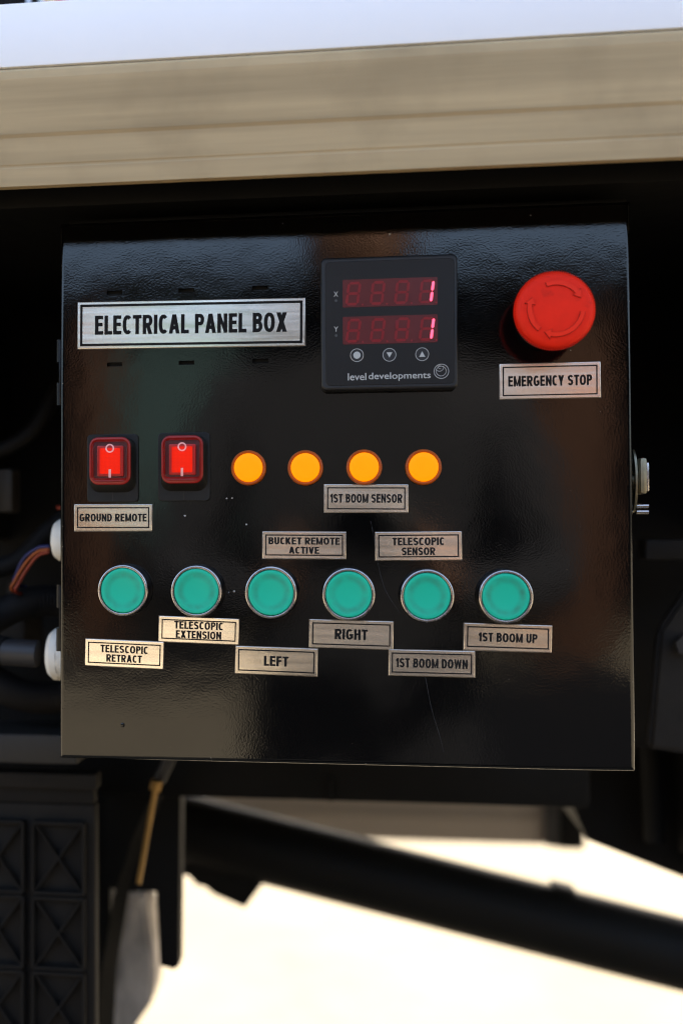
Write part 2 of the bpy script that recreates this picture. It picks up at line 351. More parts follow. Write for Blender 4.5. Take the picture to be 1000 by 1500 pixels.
# ---------------------------------------------------------------- bold condensed lettering drawn from strokes
HX, HZ = .128, .094
def earc(cx, cz, rx_, rz_, a0, a1, n=14, e=2.35):
    o = []
    for k in range(n + 1):
        a = math.radians(a0 + (a1 - a0) * k / n); c, s = math.cos(a), math.sin(a)
        o.append((cx + rx_ * math.copysign(abs(c) ** (2 / e), c), cz + rz_ * math.copysign(abs(s) ** (2 / e), s)))
    return o
def glyph(ch):
    """-> width, list of stroke paths, list of slanted bars ((x0,z0),(x1,z1),half width)"""
    w = {'M': .86, 'I': .25, '1': .40, 'N': .70, 'O': .76, 'G': .74, 'C': .68, 'L': .56, 'E': .60, 'F': .56, 'T': .63, 'A': .76,
         'B': .68, 'R': .70, 'P': .65, 'D': .70, 'S': .66, 'U': .67, 'V': .72, 'X': .74, 'Y': .72, 'K': .72, 'H': .67, 'W': 1.0}[ch]
    L, R_, B, T = HX, w - HX, HZ, 1 - HZ; s = []; b = []
    if ch in 'EFL':
        s = [[(L, 0), (L, 1)]]
        if ch in 'EL': s.append([(L, B), (w, B)])
        if ch in 'EF': s += [[(L, T), (w * .97, T)], [(L, .53), (w * .92, .53)]]
    elif ch == 'T': s = [[(0, T), (w, T)], [(w / 2, 0), (w / 2, T)]]
    elif ch == 'I': s = [[(w / 2, 0), (w / 2, 1)]]
    elif ch == 'H': s = [[(L, 0), (L, 1)], [(R_, 0), (R_, 1)], [(L, .53), (R_, .53)]]
    elif ch == 'O': s = [earc(w / 2, .5, w / 2 - HX, .5 - HZ, 0, 360, 28)]
    elif ch == 'C': s = [earc(w / 2, .5, w / 2 - HX, .5 - HZ, 46, 314, 24)]
    elif ch == 'G': s = [earc(w / 2, .5, w / 2 - HX, .5 - HZ, 46, 300, 22) + [(R_, .17)], [(R_, .12), (R_, .47)], [(w * .50, .45), (w, .45)]]
    elif ch == 'S':
        s = [earc(w / 2, .72, w / 2 - HX, .28 - HZ, 18, 180, 10, 2.1) + [(L + .03, .60), (w * .35, .545), (w * .65, .475), (R_ - .02, .40)] +
             earc(w / 2, .28, w / 2 - HX, .28 - HZ, 0, -162, 10, 2.1)]
    elif ch == 'D': s = [[(L, 0), (L, 1)], [(L, T), (w * .42, T)] + earc(w * .42, .5, w * .58 - HX, .5 - HZ, 88, -88, 16) + [(w * .42, B), (L, B)]]
    elif ch in 'PR':
        s = [[(L, 0), (L, 1)], [(L, T), (w * .55, T)] + earc(w * .55, .70, w * .45 - HX, .30 - HZ, 86, -86, 12, 2.2) + [(w * .5, .40 + HZ), (L, .40 + HZ)]]
        if ch == 'R': b = [((w * .52, .44), (w - HX * 1.15, 0), HX * 1.1)]
    elif ch == 'B':
        s = [[(L, 0), (L, 1)], [(L, T), (w * .52, T)] + earc(w * .52, .75, w * .44 - HX, .25 - HZ, 86, -86, 10, 2.2) + [(L, .5 + HZ * .6)],
             [(L, .5 + HZ * .2), (w * .55, .5 + HZ * .2)] + earc(w * .55, .31, w * .45 - HX, .27 - HZ * .7, 86, -86, 10, 2.2) + [(w * .5, B), (L, B)]]
    elif ch == 'U': s = [[(L, 1), (L, .38)] + earc(w / 2, .36, w / 2 - HX, .36 - HZ, 180, 360, 14, 2.2) + [(R_, .38), (R_, 1)]]
    elif ch == 'N': s = [[(L, 0), (L, 1)], [(R_, 0), (R_, 1)]]; b = [((L - .01, 1), (R_ + .01, 0), HX * .82)]
    elif ch == 'M': s = [[(L * .95, 0), (L * .95, 1)], [(w - L * .95, 0), (w - L * .95, 1)]]; b = [((L, 1), (w / 2, .04), HX * .66), ((w - L, 1), (w / 2, .04), HX * .66)]
    elif ch == 'A': s = [[(w * .22, .30), (w * .78, .30)]]; b = [((HX * 1.02, 0), (w / 2 - .01, 1), HX * 1.02), ((w - HX * 1.02, 0), (w / 2 + .01, 1), HX * 1.02)]
    elif ch == 'V': b = [((HX, 1), (w / 2, 0), HX * 1.05), ((w - HX, 1), (w / 2, 0), HX * 1.05)]
    elif ch == 'W': b = [((HX, 1), (w * .28, 0), HX * .85), ((w * .5, 1), (w * .28, 0), HX * .7), ((w * .5, 1), (w * .72, 0), HX * .7), ((w - HX, 1), (w * .72, 0), HX * .85)]
    elif ch == 'X': b = [((HX * 1.15, 0), (w - HX * 1.25, 1), HX * 1.2), ((w - HX * 1.15, 0), (HX * 1.25, 1), HX * 1.2)]
    elif ch == 'Y': s = [[(w / 2, 0), (w / 2, .45)]]; b = [((HX * 1.1, 1), (w / 2, .38), HX * 1.12), ((w - HX * 1.1, 1), (w / 2, .38), HX * 1.12)]
    elif ch == 'K': s = [[(L, 0), (L, 1)]]; b = [((L + .06, .34), (w - HX * 1.3, 1), HX * 1.2), ((w * .42, .56), (w - HX * 1.15, 0), HX * 1.15)]
    elif ch == '1': s = [[(w - HX, 0), (w - HX, 1)], [(0.0, .70), (w * .30, .765), (w - HX * 1.1, .93)]]
    return w, s, b
GL = {}
def glyph_tris(ch):
    if ch in GL: return GL[ch]
    w, paths, bars = glyph(ch); polys = []
    for p in paths:
        closed = (Vector(p[0]) - Vector(p[-1])).length < 1e-6; n = len(p); sides = []
        for i in range(n):
            a = Vector(p[i - 1] if i else (p[-2] if closed else p[0])); c = Vector(p[i + 1] if i < n - 1 else (p[1] if closed else p[-1])); q = Vector(p[i])
            d1, d2 = q - a, c - q
            if d1.length < 1e-9: d1 = d2
            if d2.length < 1e-9: d2 = d1
            d = (d1.normalized() + d2.normalized()); nn = Vector((-d.y, d.x)).normalized()
            k = min(1.5, 1 / max(.5, nn.dot(Vector((-d1.y, d1.x)).normalized())))
            o = Vector((nn.x * HX, nn.y * HZ)) * k; sides.append((q + o, q - o))
        for A, B in zip(sides, sides[1:]): polys.append([A[0], A[1], B[1], B[0]])
    for (x0, z0), (x1, z1), t in bars: polys.append([Vector((x0 - t, z0)), Vector((x0 + t, z0)), Vector((x1 + t, z1)), Vector((x1 - t, z1))])
    vs = []; fs = []
    for q in polys:
        if sum(q[i - 1].x * q[i].y - q[i].x * q[i - 1].y for i in range(len(q))) < 0: q = q[::-1]
        fs.append(list(range(len(vs), len(vs) + len(q)))); vs += [Vector((min(max(v.x, -.02), w + .02), min(max(v.y, -.0), 1.0))) for v in q]
    vo, _, fo, _, _, of = delaunay_2d_cdt(vs, [], fs, 0, 1e-5)
    GL[ch] = (w, [tuple(v) for v in vo], [f for f, src in zip(fo, of) if src]); return GL[ch]
def lettering(bm, text, width, cap, cx, cz, d, gap=.095, space=.36):
    KERN = {'C': -.055, 'L': -.03, 'T': -.02, 'P': -.03, 'E': -.01}
    """black print: one line, cap height and width in mm"""
    x = 0; items = []; width *= 1.012; cap *= 1.02
    for ch in text:
        if ch == ' ': x += space; continue
        g = glyph_tris(ch); items.append((x, g)); x += g[0] + gap + KERN.get(ch, 0)
    tot = x - gap; sx = width / tot
    for x0, (w, vs, fs) in items:
        V = [bm.verts.new(((cx - width / 2 + (x0 + vx) * sx) / 1000, -d / 1000, (cz - cap / 2 + vz * cap) / 1000)) for vx, vz in vs]
        for f in fs:
            try: bm.faces.new([V[i] for i in f])
            except ValueError: pass
    return bm
def font_mesh(bm, text, width, height, cx, cz, d, bold=0.):
    """thin lettering from the built-in font, fitted to width x height (mm)"""
    c = bpy.data.curves.new('lettering', 'FONT'); c.body = text; c.size = 1; c.resolution_u = 4; c.offset = bold
    t = bpy.data.objects.new('lettering', c); COL.objects.link(t); bpy.context.view_layer.update()
    me = t.evaluated_get(bpy.context.evaluated_depsgraph_get()).to_mesh()
    co = [v.co.copy() for v in me.vertices]; fs = [tuple(p.vertices) for p in me.polygons]
    t.to_mesh_clear(); bpy.data.objects.remove(t); bpy.data.curves.remove(c)
    x0, x1 = min(v.x for v in co), max(v.x for v in co); y0, y1 = min(v.y for v in co), max(v.y for v in co)
    V = [bm.verts.new(((cx + ((v.x - x0) / (x1 - x0) - .5) * width) / 1000, -d / 1000, (cz + ((v.y - y0) / (y1 - y0) - .5) * height) / 1000)) for v in co]
    for f in fs:
        try: bm.faces.new([V[i] for i in f])
        except ValueError: pass
    return bm

# ================================================================= the setting
bm = bmesh.new(); box(bm, -90, 90, -60, 120, -.3, 0)
tag(obj('ground', bm, 'ground'), kind='structure')

bm = bmesh.new(); box(bm, -.15, 2.3, -8.6, -.6, 0, .004)
tag(obj('dark_reflect_strip', bm, 'reflect_dark'), kind='structure')  # unseen, added to darken what the lower right of the door mirrors
bm = bmesh.new(); box(bm, -14, -.16, -8.6, -7.1, 0, .05, .01)
tag(obj('dark_reflect_ledge', bm, 'reflect_dark'), kind='structure')  # unseen, added so bright ground mirrors only low on the door's left

# ================================================================= flatbed truck above and behind the box
# side rail: aluminium profile with a step and grooves, continuous along the bed
t = thing('bed_side_rail', 'long weathered beige metal rail with lengthwise grooves above the black box', 'metal rail', (0, -.03, 1.3562))
prof = [(-0.0550, 1.3562), (-0.0550, 1.3655), (-0.0547, 1.3661), (-0.0547, 1.3670), (-0.0550, 1.3676), (-0.0550, 1.3830),
        (-0.0550, 1.3815), (-.0558, 1.3833), (-.0538, 1.3834), (-0.0540, 1.3913), (-0.0540, 1.4129), (-0.0530, 1.4175), (-0.0505, 1.4196),
        (-0.0350, 1.4196), (-0.0350, 1.4165), (-0.0505, 1.4165), (-0.0505, 1.3562)]
bm = bmesh.new(); xs = [-2.2, 2.2]
R2 = [[bm.verts.new((x, y + .03, z - 1.3562)) for y, z in prof] for x in xs]
for i in range(len(prof)):
    j = (i + 1) % len(prof); bm.faces.new((R2[0][i], R2[0][j], R2[1][j], R2[1][i]))
bm.faces.new(R2[0]); bm.faces.new(R2[1][::-1])
obj('rail_profile', bm, 'rail', t, (0, -.03, 1.3562), smooth=12)
bm = bmesh.new(); box(bm, -2.2, 2.2, -.006, .05, .020, .040)
obj('rail_backing_channel', bm, 'frame_black', t, (0, -.03, 1.3562))
bm = bmesh.new(); box(bm, -2.2, 2.2, -.022, .016, 0, .0340, .0015)
tag(obj('side_board', bm, 'board', None, (0, -.029, 1.4207)), 'bright white side board standing along the top of the beige rail', 'board')
# things standing on the bed, seen over the white board at the top left corner
t = thing('tool_cabinet', 'dark cabinet with bright metal edge strips at the very top left corner', 'cabinet', (-.30, .25, 1.4545))
bm = bmesh.new(); box(bm, -.12, .07, -.05, .15, 0, .50, .004); obj('cabinet_body', bm, 'frame_black', t, (-.30, .25, 1.4545))
for dx in (.062, .072):
    bm = bmesh.new(); box(bm, dx - .0018, dx + .0018, -.058, -.052, 0, .5); obj('edge_strip', bm, 'chrome', t, (-.30, .25, 1.4545))
t = thing('red_crate', 'red plastic crate glimpsed over the white board beside the dark cabinet', 'crate', (-.175, .24, 1.4545))
bm = bmesh.new(); box(bm, -.045, -.004, -.04, .10, 0, .16, .004); obj('crate_shell', bm, 'red_far', t, (-.175, .24, 1.4545))
bm = bmesh.new(); box(bm, -.003, .035, -.04, .10, 0, .16, .004); obj('crate_end', bm, 'violet_far', t, (-.175, .24, 1.4545))
# deck that shades everything below
bm = bmesh.new(); box(bm, -2.2, 2.2, .03, 2.25, 0, .045)
tag(obj('bed_deck', bm, 'deck', None, (0, 0, 1.4095)), 'black underside of the steel deck over the box, just behind the beige rail', 'deck')
# chassis
t = thing('chassis_frame', 'black chassis frame of the truck filling the dark space behind the box', 'truck frame', (0, .3, .97))
bm = bmesh.new(); box(bm, -2.2, 2.2, 0, .04, .03, .437); obj('frame_web', bm, 'frame_black', t, (0, .3, .97))
bm = bmesh.new(); box(bm, -2.2, 2.2, -.30, .0, .3925, .4045, .002); obj('upper_flange', bm, 'frame_black', t, (0, .3, .97))
bm = bmesh.new(); box(bm, -2.2, 2.2, -.305, -.285, .405, .438, .002); obj('flange_lip', bm, 'frame_black', t, (0, .3, .97))
for k in range(7):
    bm = bmesh.new(); box(bm, -.9 + k * .3, -.89 + k * .3, -.25, -.001, .2, .392); obj('gusset', bm, 'frame_black', t, (0, .3, .97))
bm = bmesh.new(); box(bm, -.225, .188, -.05, .03, -.008, .036, .006); obj('lower_crossbeam', bm, 'frame_black', t, (0, .3, .97))
bm = bmesh.new(); box(bm, -.012, -.008, -.053, -.050, -.006, .012); obj('hanging_clip', bm, 'frame_black', t, (0, .3, .97))
bm = bmesh.new(); box(bm, .31, .36, -.02, .3, -.10, .25, .008); obj('hanger_plate', bm, 'frame_black', t, (0, .3, .97))
bm = bmesh.new(); box(bm, -.9, -.212, .05, .06, -.45, .06); obj('dark_backing_plate', bm, 'frame_black', t, (0, .3, .97))  # dark plate added to block bright ground showing beside the ribbed cover
# right-hand mass with slanted lower edge
bm = bmesh.new(); slab(bm, [(.205, 1.02), (.203, .930), (.218, .895), (.335, .852), (.36, .86), (.36, 1.02)], .40, .55)
tag(obj('suspension_bracket', bm, 'frame_black', None), 'black slanting steel bracket to the right below the box corner', 'bracket')
for (x, y, z0, z1, r, lab) in ((.262, .37, .905, 1.07, .009, 'dim black hose hanging just right of the box lower corner'),
                               (.296, .375, .895, 1.10, .012, 'thick black hose hanging at the right picture edge')):
    bm = bmesh.new(); tube(bm, curve_pts([(x - .03, y, z1 + .01), (x - .006, y, z1 - .02), (x + .002, y, (z0 + z1) / 2), (x + .006, y, z0)]), r, 14)
    tag(obj('hydraulic_hose', bm, 'frame_black', None, smooth=60), lab, 'hose')
# diagonal strut
t = thing('diagonal_strut', 'thick black tube running diagonally down to the right below the box', 'strut', (-.10, .6, .81))
def line_tube(a, b, r, n=28, seg=1):
    bm = bmesh.new(); tube(bm, [Vector(a).lerp(Vector(b), k / seg) for k in range(seg + 1)], r, n); return bm
a, b = Vector((-.23, .6, .845)), Vector((.75, .6, .632))
obj('strut_tube', line_tube(a - Vector((-.10, .6, .81)), b - Vector((-.10, .6, .81)), .0378), 'strut', t, (-.10, .6, .81))
bm = bmesh.new(); box(bm, -.012, .012, -.012, .012, -.004, .006, .002); o = obj('weld_lug', bm, 'strut', t, (.2335, .6, .7815), 12)
bm = bmesh.new(); slab(bm, [(-.24, .862), (-.193, .796), (-.187, .790), (-.176, .787), (-.170, .779), (-.158, .776), (-.150, .769), (-.114, .755), (-.089, .789), (-.085, .80), (-.10, .83)], .0, .03)
tag(obj('spring_shackle', bm, 'strut', None, (0, .58, 0)), 'jagged black steel bracket below the upper end of the diagonal tube', 'bracket')
# far side rail with end block
t = thing('far_side_rail', 'blurred grey horizontal rail on the far side, above the bright ground', 'metal rail', (0, 1.2, .65))
bm = bmesh.new(); box(bm, -.9, .322, 0, .04, 0, .085, .003); obj('rail_board', bm, 'greyboard', t, (0, 1.2, .65))
bm = bmesh.new(); box(bm, -.9, .322, -.004, .0, .040, .046, .001); obj('rail_ridge', bm, 'greyboard', t, (0, 1.2, .65))
bm = bmesh.new(); box(bm, .322, .342, -.012, .04, 0, .10, .004); obj('rail_end_cap', bm, 'conn', t, (0, 1.2, .65))
bm = bmesh.new(); box(bm, .3425, .386, -.006, .05, -.004, .11, .003); obj('rail_end_block', bm, 'frame_black', t, (0, 1.2, .65))
# grey beam and ribbed plastic cover, lower left
bm = bmesh.new(); box(bm, -.35, .0, 0, .05, 0, .020, .002)
tag(obj('step_beam', bm, 'frame_grey', None, (-.180, .12, 1.017)), 'dark grey horizontal beam behind the lower left corner of the box', 'beam')
t = thing('ribbed_cover', 'dusty black plastic cover moulded with crossed ribs at the lower left', 'plastic cover', (-.17, .14, .60))
o0 = Vector((-.17, .14, .60))
bm = bmesh.new(); box(bm, -.30, -.0035, .004, .016, 0, .3835, .003); obj('cover_shell', bm, 'crate', t, o0)
bm = bmesh.new(); box(bm, -.30, -.001, -.003, .012, .3955, .4065, .002); obj('upper_ledge', bm, 'crate', t, o0)
bm = bmesh.new(); box(bm, -.30, -.0045, .003, .014, .384, .3952, .001); obj('lower_ledge', bm, 'crate_rib', t, o0)
rib = {}
def ribbar(x0, z0, x1, z1, wd, h=.0032):
    L_ = math.hypot(x1 - x0, z1 - z0); key = (round(L_, 4), wd)
    if key not in rib:
        bm = bmesh.new(); box(bm, -L_ / 2, L_ / 2, -h, .0035, -wd / 2, wd / 2, .0006)
        bmesh.ops.recalc_face_normals(bm, faces=bm.faces); me = bpy.data.meshes.new('rib'); bm.to_mesh(me); bm.free(); me.materials.append(M['crate_rib']); rib[key] = me
    o = bpy.data.objects.new('rib', rib[key]); COL.objects.link(o)
    place(o, t, o0 + Vector(((x0 + x1) / 2, random.uniform(-.0003, .0003), (z0 + z1) / 2)), -math.degrees(math.atan2(z1 - z0, x1 - x0)))
for cx0 in (-.0085 - .0385, -.0525 - .0385, -.0965 - .0385):       # cells 38 x 50 mm
    for r_ in range(6):
        za = .3715 - r_ * .0525; zb = za - .0490; xa, xb = cx0, cx0 + .0365
        ribbar(xa, za, xb, za, .0022); ribbar(xa, zb, xb, zb, .0022)
        ribbar(xa, zb, xa, za, .0020); ribbar(xb, zb, xb, za, .0020)
        ribbar(xa + .002, zb + .002, xb - .002, za - .002, .0014, .0025); ribbar(xa + .002, za - .002, xb - .002, zb + .002, .0014, .0022)
# dim machinery beside the box
t = thing('valve_block', 'dim grimy valve block with stub pipes behind the lower white gland', 'valve', (-.262, .19, 1.075)); o0 = Vector((-.262, .19, 1.075))
bm = bmesh.new(); box(bm, -.03, .022, 0, .05, 0, .036, .006); obj('valve_body', bm, 'grime', t, o0)
for dx, r_ in ((-.016, .009), (.008, .007)):
    obj('stub_pipe', line_tube((dx, .012, .036), (dx + .004, .012, .062), r_, 14), 'grime', t, o0)
obj('bleed_screw', line_tube((.006, .0, .016), (.006, -.006, .016), .005, 6), 'conn', t, o0)
t = thing('pump_bracket', 'dim dark bracket with a bolt right of the box, below the latch', 'bracket', (.245, .20, 1.02)); o0 = Vector((.245, .20, 1.02))
bm = bmesh.new(); slab(bm, [(-.028, .0), (.05, -.01), (.05, .10), (.0, .115), (-.02, .085)], 0, .012); bmesh.ops.bevel(bm, geom=bm.edges[:], offset=.003, segments=2, affect='EDGES'); obj('bracket_plate', bm, 'grime', t, o0)
obj('bolt', line_tube((-.004, -.002, .075), (-.004, -.009, .075), .0075, 6), 'conn', t, o0)
bm = bmesh.new(); box(bm, -.03, .06, -.004, .02, .135, .150, .003); obj('bracket_flange', bm, 'grime', t, o0)
bm = bmesh.new(); tube(bm, curve_pts([(-.33, .18, 1.245), (-.27, .17, 1.235), (-.235, .18, 1.25), (-.215, .2, 1.29), (-.21, .25, 1.33)], 40), .006, 10)
tag(obj('brake_hose', bm, 'grime', None, smooth=60), 'dim thin hose curving up in the dark left of the box', 'hose')

# curved flap, bar, rod and pale block
bm = bmesh.new()
pr_ = [(-.212, .30, .72), (-.205, .285, .80), (-.192, .275, .87), (-.175, .272, .92), (-.16, .275, .955), (-.13, .285, .99)]
A = [bm.verts.new(p) for p in pr_]; B = [bm.verts.new((p[0] + .009, p[1] + .02, p[2] + .0)) for p in pr_]
for i in range(5): bm.faces.new((A[i], A[i + 1], B[i + 1], B[i]))
r_ = bmesh.ops.solidify(bm, geom=bm.faces[:], thickness=.004)
tag(obj('mud_flap', bm, 'flap', None, smooth=60), 'curved black rubber flap right of the ribbed plastic cover', 'mud flap')
bm = bmesh.new(); slab(bm, [(-.207, .99), (-.21, .868), (-.195, .862), (-.163, .864), (-.160, .80), (-.148, .797), (-.1435, .800), (-.141, .99)], 0, .02)
tag(obj('hanging_bracket', bm, 'flap', None, (0, .315, 0)), 'black steel hanger with a long leg ending above the bright ground', 'bracket')
t = thing('adjusting_rod', 'thin yellowish metal rod hanging at a slant left of the black hanger', 'rod', (-.148, .2, .91))
bm = bmesh.new(); tube(bm, [(-.0065, 0, .0), (.007, 0, .074)], .0022, 10); obj('rod_shaft', bm, 'brass', t, (-.148, .2, .91))
bm = bmesh.new(); tube(bm, [(.0062, 0, .071), (.0078, 0, .078)], .0048, 6); obj('rod_nut', bm, 'brass', t, (-.148, .2, .91), smooth=0)
bm = bmesh.new(); tube(bm, [(.0075, .01, .076), (.016, .006, .092), (.020, .004, .10)], .005, 10); obj('rod_eye', bm, 'conn', t, (-.148, .2, .91))
bm = bmesh.new(); slab(bm, [(-.30, .60), (-.25, .615), (-.222, .655), (-.203, .683), (-.200, .720), (-.209, .785), (-.25, .80), (-.275, .72)], 0, .05)
bmesh.ops.bevel(bm, geom=bm.edges[:], offset=.004, segments=2, affect='EDGES')
tag(obj('pale_block', bm, 'stone', None, (0, .5, 0)), 'pale streaked slab hanging behind the black flap at the bottom left', 'slab')

# ================================================================= the control box
BOX = thing('control_box', 'glossy black electrical control box with labelled buttons, switches and a digital meter', 'control box', (0, .06, 1.0488))
BX0, BX1, BZ0, BZ1 = -157.6, 156.2, -151.6, 153.2
slots = [(-125.5, 112.4), (-84.3, 112.0), (-42.8, 112.6), (-125.5, 71.6), (-84.4, 71.6), (-42.9, 71.2)]
def door():
    bm = bmesh.new(); R_ = 2.6
    def lines(a, b, extra):
        s = {round(a, 3), round(b, 3)}
        for k in range(1, 9):
            e = R_ * (1 - math.cos(PI / 2 * k / 8)); s |= {round(a + e, 3), round(b - e, 3)}
        for e in (R_ + .12, R_ + .3, R_ + 1.2): s |= {round(a + e, 3), round(b - e, 3)}
        n = 34
        for k in range(1, n):
            v = a + R_ + 1.2 + (b - a - 2 * R_ - 2.4) * k / n
            if all(abs(v - q) > 1.5 for q in extra): s.add(round(v, 3))
        return sorted(s | {round(q, 3) for q in extra})
    hw, hh = 4.4, 1.15
    xs = lines(BX0, BX1, [q for x, z in slots[:3] for q in (x - hw, x + hw)])
    zs = lines(BZ0, BZ1, [q for z in (112.4, 71.5) for q in (z - hh, z + hh)])
    def dep(x, z):
        def roll(e): return R_ - math.sqrt(max(0, R_ * R_ - (R_ - e) ** 2)) if e < R_ else 0
        ex, ez = min(x - BX0, BX1 - x), min(z - BZ0, BZ1 - z)
        d = max(roll(ex), roll(ez))
        # slight pillow towards the folded edges, as pressed sheet has
        d += 1.3 * max(0, 1 - math.hypot(BX1 - x, z - BZ0) / 58) ** 2     # dented lower right corner
        for e, k in ((BX1 - x, .18), (z - BZ0, .10), (x - BX0, .08)):
            if e < 34: d += k * ((34 - e) / 34) ** 2
        return -d
    G = [[bm.verts.new((x / 1000, -dep(x, z) / 1000, z / 1000)) for z in zs] for x in xs]
    for i in range(len(xs) - 1):
        for j in range(len(zs) - 1):
            cx, cz = (xs[i] + xs[i + 1]) / 2, (zs[j] + zs[j + 1]) / 2
            hole = any(abs(cx - sx) < hw and abs(cz - (112.4 if k < 3 else 71.5)) < hh for k, (sx, sz) in enumerate(slots))
            q = (G[i][j], G[i + 1][j], G[i + 1][j + 1], G[i][j + 1])
            if not hole: bm.faces.new(q)
            else:       # punched slot: four short walls and a dark floor
                bk = [bm.verts.new((v.co.x, v.co.y + .003, v.co.z)) for v in q]
                for k in range(4):
                    n_ = (k + 1) % 4
                    if k in (0, 2) or (k == 1 and abs(xs[i + 1] - cx) < 9 and any(abs(xs[i + 1] - sx - hw) < .01 for sx, _ in slots)) or \
                       (k == 3 and any(abs(xs[i] - sx + hw) < .01 for sx, _ in slots)):
                        bm.faces.new((q[k], q[n_], bk[n_], bk[k]))
                bm.faces.new(bk).material_index = 1
    border = [(i, 0) for i in range(len(xs))] + [(len(xs) - 1, j) for j in range(1, len(zs))] + \
             [(i, len(zs) - 1) for i in range(len(xs) - 2, -1, -1)] + [(0, j) for j in range(len(zs) - 2, 0, -1)]
    F = [G[i][j] for i, j in border]; K = [bm.verts.new((v.co.x, .018, v.co.z)) for v in F]
    for k in range(len(F)): bm.faces.new((F[k], F[(k + 1) % len(F)], K[(k + 1) % len(F)], K[k]))
    bm.faces.new(K)
    return bm
DOOR = obj('door', door(), ['powder', 'slot_dark'], BOX, C0, smooth=50)
bm = bmesh.new(); box(bm, -.1530, .1530, .0205, .13, -.1480, .1500, .003); obj('enclosure_body', bm, 'powder_side', BOX, C0)
bm = bmesh.new(); box(bm, -.1545, .1545, .0181, .0204, -.1500, .1508); obj('door_gasket', bm, 'rubber', BOX, C0)
# rain lip over the door, hinges, latch
bm = bmesh.new(); box(bm, -.1535, .1550, .004, .03, .1528, .1560, .001); obj('rain_lip', bm, 'powder_side', BOX, C0)
for z in (69, -73):
    h = bmesh.new(); box(h, -.1605, -.1568, .008, .019, -.019, .019, .0012); ho = obj('hinge', h, 'powder_side', BOX, P(0, z))
    bm = bmesh.new()
    for dz in (-.0125, .0125): tube(bm, [(-.1600, .0105, dz - .0065), (-.1600, .0105, dz + .0065)], .0024, 12)
    obj('hinge_barrel', bm, 'powder_side', ho, P(0, z))
LT = bpy.data.objects.new('latch', None)
bm = bmesh.new()
def loopring(bm, x0, x1, outer, inner, n=32):
    """flat oval with a hole, standing in the y-z plane, thickness along x (metres)"""
    V = []
    for x in (x0, x1):
        for (a, b) in (outer, inner): V.append([bm.verts.new((x, a * math.cos(2 * PI * i / n), b * math.sin(2 * PI * i / n))) for i in range(n)])
    ob, ib, of, if_ = V
    for i in range(n):
        j = (i + 1) % n
        for A_, B_ in ((ob, of), (of, if_), (if_, ib), (ib, ob)): bm.faces.new((A_[i], A_[j], B_[j], B_[i]))
loopring(bm, .1585, .1597, (.0085, .0172), (.0052, .0060))
LAT = obj('latch', bm, 'steel', BOX, P(0, 3.5, -13), smooth=40)
bm = bmesh.new(); box(bm, .1600, .1638, -.0105, .006, -.0095, .0100, .0018); obj('latch_lever', bm, 'steel', LAT, P(0, 5.5, -12))
bm = bmesh.new(); box(bm, .1638, .1652, -.0085, .004, -.0080, .0075, .0008); obj('lever_edge', bm, 'chrome', LAT, P(0, 5.5, -12))
for dz in (-10.2, -13.4):
    bm = bmesh.new(); tube(bm, [(.1598, 0, 0), (.1660, 0, 0)], .0012, 12); obj('latch_pin', bm, 'chrome', LAT, P(0, dz, -9))
bm = bmesh.new(); tube(bm, [(.1568, 0, 0), (.1592, 0, 0)], .0045, 16); obj('latch_pivot', bm, 'steel', LAT, P(0, 3.5, -13))

# ---- glued foil plates
def plate(name, lines, cx, cz, w, h, rot, frame_in=1.5, frame_t=.7):
    """lines: (text, width, cap height, dz)"""
    loc = P(cx, cz, 0); t_ = .9
    bm = bmesh.new(); p = rrect(w, h, .35, 2); prism(bm, p, -.1, t_, .18, 2); o = obj(name, bm, 'plate', BOX, loc, -rot, smooth=12); o.rotation_euler.x = math.radians({'ELECTRICAL PANEL BOX': .55, 'RETRACT': 1.9, 'EXTENSION': 2.3, 'GROUND REMOTE': .2}.get(lines[-1][0], random.uniform(-.1, .9))); o.rotation_euler.z = math.radians(random.uniform(-.6, .6))
    bm = bmesh.new(); ja, jb, jc, jd = [random.uniform(-.18, .18) for _ in range(4)]
    e = [(w / 2 + .25 + ja, -h / 2 - .25), (w / 2 + .18, h / 2 + .15 + jb), (-w / 2 - .32 + jc, h / 2 + .2), (-w / 2 - .25, -h / 2 - .3 + jd)]
    prism(bm, e, -.1, .35, 0); obj('backing', bm, 'plate_edge', o, loc, -rot)
    bm = bmesh.new(); q = rrect(w - 2 * frame_in, h - 2 * frame_in, .05, 1); frame(bm, q, inset(q, frame_t), t_ - .05, t_ + .06)
    obj('border_line', bm, 'print', o, loc, -rot, smooth=0)
    bm = bmesh.new()
    for tx, wd, cap, dz in lines: lettering(bm, tx, wd, cap, 0, dz, t_ + .08)
    obj('lettering', bm, 'print', o, loc, -rot, smooth=0)
    return o
def lab(o, s): o['label'] = s; return o
lab(plate('name_plate', [('ELECTRICAL PANEL BOX', 107.5, 10.6, 0)], -82.2, 93.3, 128.6, 26.3, -.57, 1.3, 1.4), 'large brushed plate reading ELECTRICAL PANEL BOX')
